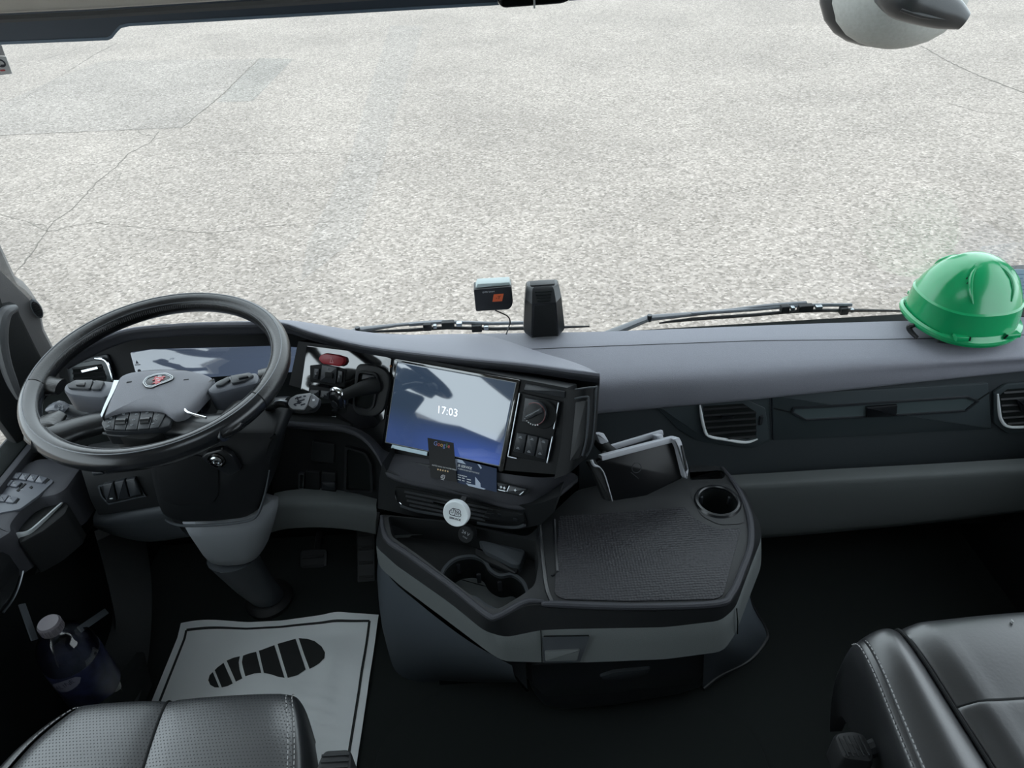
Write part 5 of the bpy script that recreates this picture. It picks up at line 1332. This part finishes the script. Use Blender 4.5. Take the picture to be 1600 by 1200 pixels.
# moulded ridges: step line, ear-slot panel, crest seams
def onhat(t, h, rx, ry, o=.001):
    c, s = math.cos(t), math.sin(t); e = 2 / 2.25
    return V((HX + (rx + o) * math.copysign(abs(c) ** e, c), HY + (ry + o) * math.copysign(abs(s) ** e, s), HZ + h))
for sy_ in (-1, 1):
    fr_ = Fr((HX + .002, HY + sy_ * .0955, HZ), (1, 0, 0), (0, -.06 * sy_, 1)) if sy_ < 0 else Fr((HX + .002, HY + .0955, HZ), (-1, 0, 0), (0, -.06, 1))
    MB().prism(fr_, [(-.036, .027), (-.036, .034), (-.095, .040), (-.106, .046), (-.106, .052), (-.098, .047), (-.036, .040)] if False else [(-.037, .026), (-.037, .0335), (-.062, .036), (-.062, .026)], -.012, .004, .0015).build('slot_shoulder', m_hat, hat)
    MB().prism(fr_, [(.034, .026), (.037, .0335), (.064, .034), (.064, .026)], -.012, .004, .0015).build('slot_shoulder', m_hat, hat)
    MB().prism(fr_, [(-.0375, .026), (-.0345, .026), (-.0352, .034), (-.0375, .034)], .002, .0048).build('ear_slot', m_void, hat)
    MB().prism(fr_, [(.031, .026), (.034, .026), (.038, .034), (.036, .034)], .002, .0048).build('ear_slot', m_void, hat)
    MB().tube([onhat(t, h, rx, ry, .0003) for t, h, rx, ry in ([(sy_ * math.radians(d), h, rx, ry) for d, h, rx, ry in [(125, .149, .034, .032), (128, .142, .049, .045), (125, .131, .064, .058), (119, .115, .078, .070), (112, .096, .089, .080)]])], [.002, .0035, .004, .0035, .0012], 8, sub=3).build('crest_rib', m_hat, hat)
    MB().tube([onhat(t, h, rx, ry, .0003) for t, h, rx, ry in ([(sy_ * math.radians(d), h, rx, ry) for d, h, rx, ry in [(55, .149, .034, .032), (52, .142, .049, .045), (55, .131, .064, .058), (61, .115, .078, .070), (68, .096, .089, .080)]])], [.002, .0035, .004, .0035, .0012], 8, sub=3).build('crest_rib', m_hat, hat)
for k in range(3):
    p = onhat(-math.radians(140 - k * 5), .1385 - .006 * k, .053 + .006 * k, .0485 + .0055 * k, -.0005)
    n_ = (p - V((HX, HY, HZ + .07))).normalized(); f_ = Fr(p, n_.cross(V((0, 1, .2))), n_.cross(n_.cross(V((0, 1, .2)))) * -1)
    if f_.n.dot(n_) < 0: f_ = Fr(p, -f_.ex, f_.ey)
    MB().prism(f_, circ(0, 0, .0026, 10), -.002, .0022).build('vent_hole', m_void, hat)
for k in range(2):
    p = onhat(-math.radians(30 + k * 8), .138 - .006 * k, .055, .050, -.0005); n_ = (p - V((HX, HY, HZ + .07))).normalized(); f_ = Fr(p, n_.cross(V((0, 1, .2))), V((0, 0, 1)))
    if f_.n.dot(n_) < 0: f_ = Fr(p, -f_.ex, f_.ey)
    MB().prism(f_, circ(0, 0, .0026, 10), -.002, .0022).build('vent_hole', m_void, hat)
MB().tube([V((HX - .108, HY - .03, HZ + .026)), V((HX - .114, HY - .025, HZ + .020)), V((HX - .112, HY - .03, HZ + .012)), V((HX - .104, HY - .045, HZ + .005))], [.004, .006, .005, .004], 8, sub=3).build('headband_strap', m_rubber, hat)
MB().tube([V((HX - .07, HY - .06, HZ + .005)), V((HX, HY - .08, HZ + .0055)), V((HX + .08, HY - .055, HZ + .005))], .004, 8, sub=4).build('headband_edge', m_rubber, hat)

# pale blue paper behind the hat
pp_ = thing('folded_paper', 'pale blue printed paper standing behind the green hard hat', 'paper', V((1.045, 1.335, .71)))
pf = Fr((1.045, 1.33, .71), (1, -.1, 0), (0, -.15, 1))
MB().prism(pf, [(-.055, -.006), (.06, -.006), (.06, .078), (-.055, .082)], 0, .0012).build('sheet', mat('paper_blue', (140, 158, 176), .7, vary=.08), pp_)
tx = MB()
for k in range(7):
    for j in range(4): tx.prism(pf, rect(-.035 + j * .024, .068 - k * .010, random.uniform(.010, .020), .0022), .001, .0016)
tx.build('print', mat('paper_print', (98, 116, 138), .7), pp_)

# driver camera tower
tw = thing('camera_housing', 'black tapered camera housing standing upright on the dash by the windscreen', 'camera housing', PZ(851, 522, .705))
tf = PZ(851, 523, .709)
def trow(z, w, d, y0, ch): return [V((tf.x + a, tf.y + y0 + b, tf.z + z)) for a, b in [(-w, d), (-w, .012), (-w * .66, -ch), (w * .66, -ch), (w, .012), (w, d)]]
rws = [trow(.001, .0425, .034, 0, .010), trow(.008, .0445, .034, 0, .012), trow(.030, .043, .034, .002, .013), trow(.082, .0385, .034, .004, .011), trow(.101, .035, .031, .016, .004), trow(.105, .0325, .030, .018, .001), trow(.107, .028, .028, .020, .0)]
MB().rings(rws).build('housing', m_satin, tw, smooth=18)
tpn = Fr(V((tf.x, tf.y + .0005, tf.z)), (1, 0, 0), (0, .075, 1))
MB().prism(tpn, rp([(-.027, .004), (.028, .004), (.022, .078), (-.020, .078)], .004), .006, .0145, .002).build('face_panel', m_blackm, tw)
tsl = Fr(V((tf.x, tf.y + .004 - .011, tf.z + .082)), (1, 0, 0), (0, .018, .019))
for k in range(4):
    z = .004 + k * .0066; w = .0130 + k * .0014
    MB().tube([tsl.w(-w, z + .001, .002), tsl.w(-w * .6, z, .0035), tsl.w(w * .6, z, .0035), tsl.w(w, z + .001, .002)], .0014, 6, sub=2).build('vent_slot', m_void, tw)
MB().prism(flat(tf.z + .1065, (tf.x, tf.y + .034)), rect(0, 0, .052, .022, .005), 0, .003, .0015).build('cap', m_black, tw)

# toll tag stuck to the glass
tg = thing('toll_tag', 'small black electronic tag with orange emblem and cable on the windscreen', 'toll tag', W.at(770, 470, .02))
tgp = W.px([(740, 452), (799, 447), (801.5, 470), (800, 478), (795, 483), (743.5, 486)], .03)
MB().prism(W, rp(tgp, .004), .006, .032, .002).build('case', m_satin, tg)
MB().prism(W, rp(W.px([(742, 451.5), (746, 443), (796, 440), (799.5, 448)], .024), .001), .008, .026, .002).build('clear_cradle', mat('cradle_clear', (178, 190, 190), .25), tg)
MB().prism(W, W.px([(771.5, 460), (787, 459), (784.5, 470.5), (769.5, 471.5)], .0325), .0315, .0326).build('orange_emblem', mat('tag_orange', (205, 92, 48), .5), tg)
to = MB(); a, b = W.hit(778, 465.4, .033); to.text('-T', W, a, b, .0115, .0328, .05, 'CENTER', .0003, .2); to.build('emblem_letter', mat('tag_brown', (112, 46, 24), .6), tg)
a, b = W.hit(754, 457.2, .033); MB().text('DTB Smart', W, a, b, .0056, .0330, .06).build('lettering', m_print, tg)
cbl = [W.at(774, 485, .02), W.at(781, 488, .025), W.at(793, 494, .03), W.at(797, 502, .03), PZ(795, 511, .716), PZ(791, 522, .713)]
MB().tube(cbl, .0015, 8, sub=6).build('cable', m_rubber, tg)

# wipers outside the glass
def wiper(label, arm, blade, yv, clips):
    A = [PY(u, v, yv + (.015 if i else 0)) for i, (u, v) in enumerate(arm)]
    t = thing('wiper', label, 'wiper', A[0], 'windscreen wipers')
    MB().tube(A[:2], [.016, .011], 8, flatten=.55).build('arm_root', m_wiper, t)
    MB().tube(A[1:], [.011] + [.006] * (len(A) - 2), 8, sub=3, flatten=.6).build('arm', m_wiper, t)
    MB().tube([A[1] + V((0, -.006, -.004)), A[1] + V((0, -.006, .012))], .006, 10).build('hinge', m_key, t)
    Bt = [PY(u, v, yv + .005) for u, v in blade]
    MB().tube(Bt, [.002] + [.0042] * (len(Bt) - 2) + [.002], 6, sub=2).build('blade', m_rubber, t)
    MB().tube([p + V((0, .004, .013)) for p in Bt[1:-1]], .0042, 6, sub=2).build('bridge', m_line, t)
    for (u, v, w_) in clips:
        c = PY(u, v, yv + .004); MB().prism(Fr(c, (1, 0, 0), (0, 0, 1)), rect(0, 0, w_, .018, .003), -.006, .008, .002).build('clip', m_rubber, t)
        MB().prism(Fr(c + V((w_ * .9, -.002, .001)), (1, 0, 0), (0, 0, 1)), rect(0, 0, w_ * .45, .009, .002), -.004, .006, .001).build('clip_plate', m_silver, t)
wiper('long black wiper on the right half of the windscreen, arm rising from lower left', [(925, 533), (1014, 497), (1120, 487), (1195, 478), (1260, 473)], [(1030, 505), (1080, 499), (1180, 492), (1250, 486), (1330, 485), (1428, 486)], 1.46, [(1226, 482, .02), (1258, 481, .035), (1318, 485, .02)])
wiper('black wiper on the left half of the windscreen, partly hidden behind the dash', [(500, 540), (560, 516), (620, 508), (680, 503), (700, 503)], [(565, 519), (640, 516), (700, 512), (770, 514), (850, 512), (921, 510)], 1.46, [(668, 510, .02), (700, 507, .03), (745, 512, .025)])

# front mirror outside at the top right
mp = CAM + ray(1408, -14) * 2.0
mr_ = thing('outside_mirror', 'pale grey rounded outside mirror with black arm above the windscreen', 'mirror', mp - V((0, 0, .18)))
MF = Fr(mp, RGT.to_tuple(), (0, .3, 1))
def mrow(z, s): return [MF.w(.195 * s * math.cos(t), z, .11 * s * math.sin(t)) for t in [2 * math.pi * k / 32 for k in range(32)]]
prs = [(-.148, .10), (-.143, .28), (-.130, .50), (-.108, .70), (-.075, .86), (-.03, .96), (.03, 1), (.2, 1)]
MB().rings([mrow(z, s) for z, s in prs]).build('shell', mat('mirror_grey', (140, 140, 136), .6, .5, 220, vary=.08, vscale=120), mr_, smooth=60)
MB().rings([[q + MF.ex * -.014 + MF.n * -.05 + MF.ey * .01 for q in mrow(z, s * 1.005)] for z, s in prs]).build('rim', m_satin, mr_, smooth=60)
ma = [CAM + ray(u, v) * 1.82 for u, v in [(1412, -6), (1440, 6), (1480, 20), (1506, 33)]]
MB().tube([CAM + ray(1395, -20) * 1.86] + ma, [.05, .052, .048, .040, .022], 16, sub=4).build('arm', m_satin, mr_, smooth=60)
MB().tube([CAM + ray(u, v) * 1.80 for u, v in [(1408, 14), (1440, 24), (1475, 30)]], [.006, .007, .004], 8, sub=3).build('arm_rib', m_black, mr_)

# two business cards leaning against the touch screen
c1b = SH.at(706, 748, .008)
def card(name, quad, fr, h, label, mt, par_loc):
    t = thing(name, label, 'card', par_loc); MB().prism(fr, fr.px(quad, h), h - .0006, h).build('sheet', mt, t); return t
cb_ = SH.at(693, 750, .013); CA = Fr(cb_, S.ex, S.at(688, 688, .0060) - cb_)
q1 = [(668, 684), (708.5, 692), (714, 753), (673, 746)]
k1 = card('review_card', q1, CA, .0012, 'black upright card with small coloured word, stars and emblem against the touch screen', mat('card_black', (16, 17, 19), .55, spec=.25), CA.at(694, 749, 0))
def ang(fr, p, q, h): a, b = fr.hit(*p, h), fr.hit(*q, h); return math.atan2(b[1] - a[1], b[0] - a[0])
r1 = ang(CA, (670, 693), (706, 700), .004)
gx_, gy_ = CA.hit(677.5, 692.6, .0012)
cols = [(110, 130, 190), (190, 90, 80), (200, 160, 70), (110, 130, 190), (90, 150, 95), (190, 90, 80)]
x_ = 0
for ch, c_, wdt in zip('Google', cols, (.0085, .0064, .0064, .0064, .0030, .006)):
    MB().text(ch, CA, gx_ + x_ * math.cos(r1), gy_ + x_ * math.sin(r1), .0118, .0016, r1).build('letter', mat('print_%d' % int(x_ * 1e5), c_, .6), k1); x_ += wdt
tt = MB()
a, b = CA.hit(675, 726.5, .0012); tt.text('NOTEZ NOUS SUR NOTRE PAGE', CA, a, b, .0036, .0016, r1)
tt.build('lettering', m_print, k1)
for k in range(5):
    a, b = CA.hit(684.5 + k * 3.8, 733.5 + k * .75, .0012)
    MB().prism(CA, [((a + (.0022 if i % 2 == 0 else .001) * math.sin(i * math.pi / 5)), (b + (.0022 if i % 2 == 0 else .001) * math.cos(i * math.pi / 5))) for i in range(10)], .0008, .0016).build('star', mat('star_cream', (222, 190, 140), .6) if k == 0 else bpy.data.materials['star_cream'], k1)
em = MB(); a, b = CA.hit(692, 745, .0012); rr = rp([(a - .0042, b - .003), (a + .0042, b - .003), (a + .0042, b + .004), (a - .001, b + .004), (a - .0042, b + .001)], .001); em.ringwall(CA, rr, off(rr, .0008), .0008, .0016); em.text('JB', CA, a, b + .0005, .0052, .0016, r1, 'CENTER')
em.prism(CA, rect(a, b - .0052, .007, .0008), .0008, .0016); em.build('emblem', m_print, k1)
cb_ = SH.at(743, 762, .0095); CB = Fr(cb_, S.ex, S.at(743, 724, .0060) - cb_)
q2 = [(712.5, 716.4), (776, 732), (776, 769), (714.8, 754.4)]
k2 = card('business_card', q2, CB, .0005, 'navy business card with white lettering and pale shapes below the touch screen', mat('card_navy', (30, 45, 72), .55, spec=.25), CB.at(743, 762, 0))
shp = MB()
for q in [[(711.5, 716.5), (722, 719), (728, 725.5), (714.5, 722.2), (714, 736), (711.7, 734)], [(746, 725), (749.5, 726), (753, 731.2), (751, 732.5)], [(742.5, 745), (750.5, 755), (751, 761), (743, 759.5)], [(728, 755), (741, 757.8), (759, 764), (756, 765), (732, 759)]]:
    shp.prism(CB, CB.px(q, .0008), .0003, .0011)
shp.build('pale_shape', mat('card_pale', (168, 178, 196), .5), k2)
r2_ = ang(CB, (715, 727), (740, 733), .0008); lt = MB()
a, b = CB.hit(715.5, 727, .0008); lt.text('JB SERVICE', CB, a, b, .0064, .0011, r2_, 'LEFT', .0001)
a, b = CB.hit(715.5, 732, .0008); lt.text('AGENCE DE NETTOYAGE', CB, a, b, .0040, .0011, r2_)
for (u, v, s_) in [(715, 741.5, '01 23 45 67 89'), (715, 745, ''), (715, 749, '')]:
    a, b = CB.hit(u, v, .0008)
    if not s_:
        for j, w_ in enumerate((.008, .006, .010)): lt.prism(CB, [(a + (x) * math.cos(r2_) - y * math.sin(r2_), b + x * math.sin(r2_) + y * math.cos(r2_)) for x, y in [(j * .010, -.0007), (j * .010 + w_ * .85, -.0007), (j * .010 + w_ * .85, .0007), (j * .010, .0007)]], .0004, .0011)
    else:
        for j in range(5): lt.prism(CB, [(a + x * math.cos(r2_) - y * math.sin(r2_), b + x * math.sin(r2_) + y * math.cos(r2_)) for x, y in [(j * .0042, -.0008), (j * .0042 + .003, -.0008), (j * .0042 + .003, .0008), (j * .0042, .0008)]], .0004, .0011)
lt.build('lettering', m_print, k2)

# round white vent clip
vc = thing('vent_clip', 'round white air freshener disc with dark JB lettering clipped on the vent', 'air freshener', VN.at(714, 802, .02))
a, b = VN.hit(713.5, 801.5, .052)
VC = Fr(VN.w(a, b, .052), VN.ex, VN.ey * 1 + VN.n * -.42)
MB().lathe(VC, [(.0005, -.008), (.0235, -.008), (.0258, -.005), (.0262, .001), (.0250, .0052), (.0236, .0062), (.0225, .0058), (.0005, .0058)], 48).build('disc', mat('disc_white', (226, 232, 234), .4), vc)
MB().bar(VC.w(0, 0, -.006), VN.w(a, b, .011), .010, .008, VN.ey).build('clip', m_black, vc)
lg = MB()
def line(pts, w_=.0011):
    for p, q in zip(pts, pts[1:]): lg.bar(VC.w(*p, .0061), VC.w(*q, .0061), w_, .0006, VC.n)
line([(-.0120, -.001), (-.0120, .004), (-.0065, .0105), (-.0050, .0105)]); line([(-.0120, -.001), (-.0095, -.0035), (-.0030, -.0035)])
line([(-.0050, .0085), (-.0050, .001), (-.0085, .001)], .0009); line([(-.0078, .006), (-.0092, .004), (-.0092, .0008)], .0008)
line([(-.0050, .0105), (.0065, .0105), (.0090, .008), (.0090, .0055), (.0078, .0040), (.0105, .002), (.0105, -.001), (.0080, -.0035), (-.0030, -.0035), (-.0010, -.001), (-.0010, .0080), (-.0050, .0080)])
line([(.0015, .0075), (.0055, .0075), (.0055, .0050), (.0015, .0050), (.0015, .0075)], .0009); line([(.0015, .0030), (.0065, .0030), (.0065, -.0003), (.0015, -.0003), (.0015, .0030)], .0009)
lg.text('SERVICE', VC, 0, -.0095, .0054, .0062, 0, 'CENTER', .0002, 0, 1.15); lg.build('emblem', m_ink, vc)

# tablet holder on the right side of the centre fascia
H_ = yawtilt(PY(1000, 728, .99), -18, 30)
ph = thing('tablet_holder', 'black tablet holder with silver clamp edges beside the centre fascia', 'device holder', PY(975, 770, .99))
m_hold = mat('holder_silver', (158, 160, 166), .45, .1, 500)
MB().prism(H_, rp(H_.px([(932, 722), (940, 716), (1048, 686), (1056, 690), (1068, 735), (1066, 748), (1010, 775), (959, 783)]), .004), -.014, 0, .003).build('back_plate', mat('holder_black', (14, 15, 17), .3, spec=.2), ph)
MB().bar(H_.at(938, 715, -.004), H_.at(1052, 685.5, -.004), .010, .018, H_.n, .002).build('plate_edge', m_hold, ph)
MB().bar(H_.at(952, 700, -.035), H_.at(1034, 675.5, -.035), .010, .012, H_.n, .002).build('clamp_bar', m_hold, ph)
MB().tube([H_.at(952, 702, -.035), H_.at(946, 706, -.03), H_.at(944, 712, -.018)], .006, 8).build('bar_bracket', m_black, ph)
MB().prism(H_, rp(H_.px([(1022, 680), (1032, 678), (1036, 690), (1026, 692)], -.02), .002), -.035, -.010, .002).build('bar_stop', m_hold, ph)
jw = MB().prism(H_, rp(H_.px([(1051, 686), (1061, 683), (1065, 690), (1076, 734), (1074, 749), (1069, 745), (1058, 700)], .012), .003), -.012, .014, .003).build('clamp_jaw', m_hold, ph)
MB().prism(H_, rp(H_.px([(1064, 696), (1067, 696), (1075, 733), (1072, 737)], .016), .001), .010, .0165, .001).build('jaw_pad', m_black, jw)
MB().tube([H_.at(u, v, .004) for u, v in [(924, 719), (928, 727), (937, 730), (944, 740), (950, 758), (957, 783)]], [.003, .003, .0013, .0012, .0012, .0008], 8, sub=3).build('jaw_edge', m_hold, ph)
MB().prism(H_, rp(H_.px([(919, 722), (930, 718), (942, 738), (956, 783), (946, 782), (930, 745)], .002), .003), -.012, .002, .002).build('clamp_base', m_blackm, ph)
MB().prism(H_, rp(H_.px([(932, 678), (944, 677), (952, 690), (944, 697), (937, 692)], -.03), .002), -.05, -.03, .003).build('swivel_clip', m_hold, ph)
MB().tube([H_.at(938, 690, -.05), H_.at(946, 700, -.035), H_.at(962, 712, -.02), H_.at(985, 720, -.010)], [.014, .012, .012, .010], 12, sub=3).build('arm', m_blackm, ph)
lw_ = MB(); c0 = H_.hit(995, 731, .001); rr = circ(c0[0], c0[1], .010, 20); lw_.ringwall(H_, rr, off(rr, .0008), -.0005, .0006); lw_.bar(H_.at(986, 738, .0004), H_.at(998, 748, .0004), .0008, .0004, H_.n); lw_.build('scuff_mark', m_key, ph)
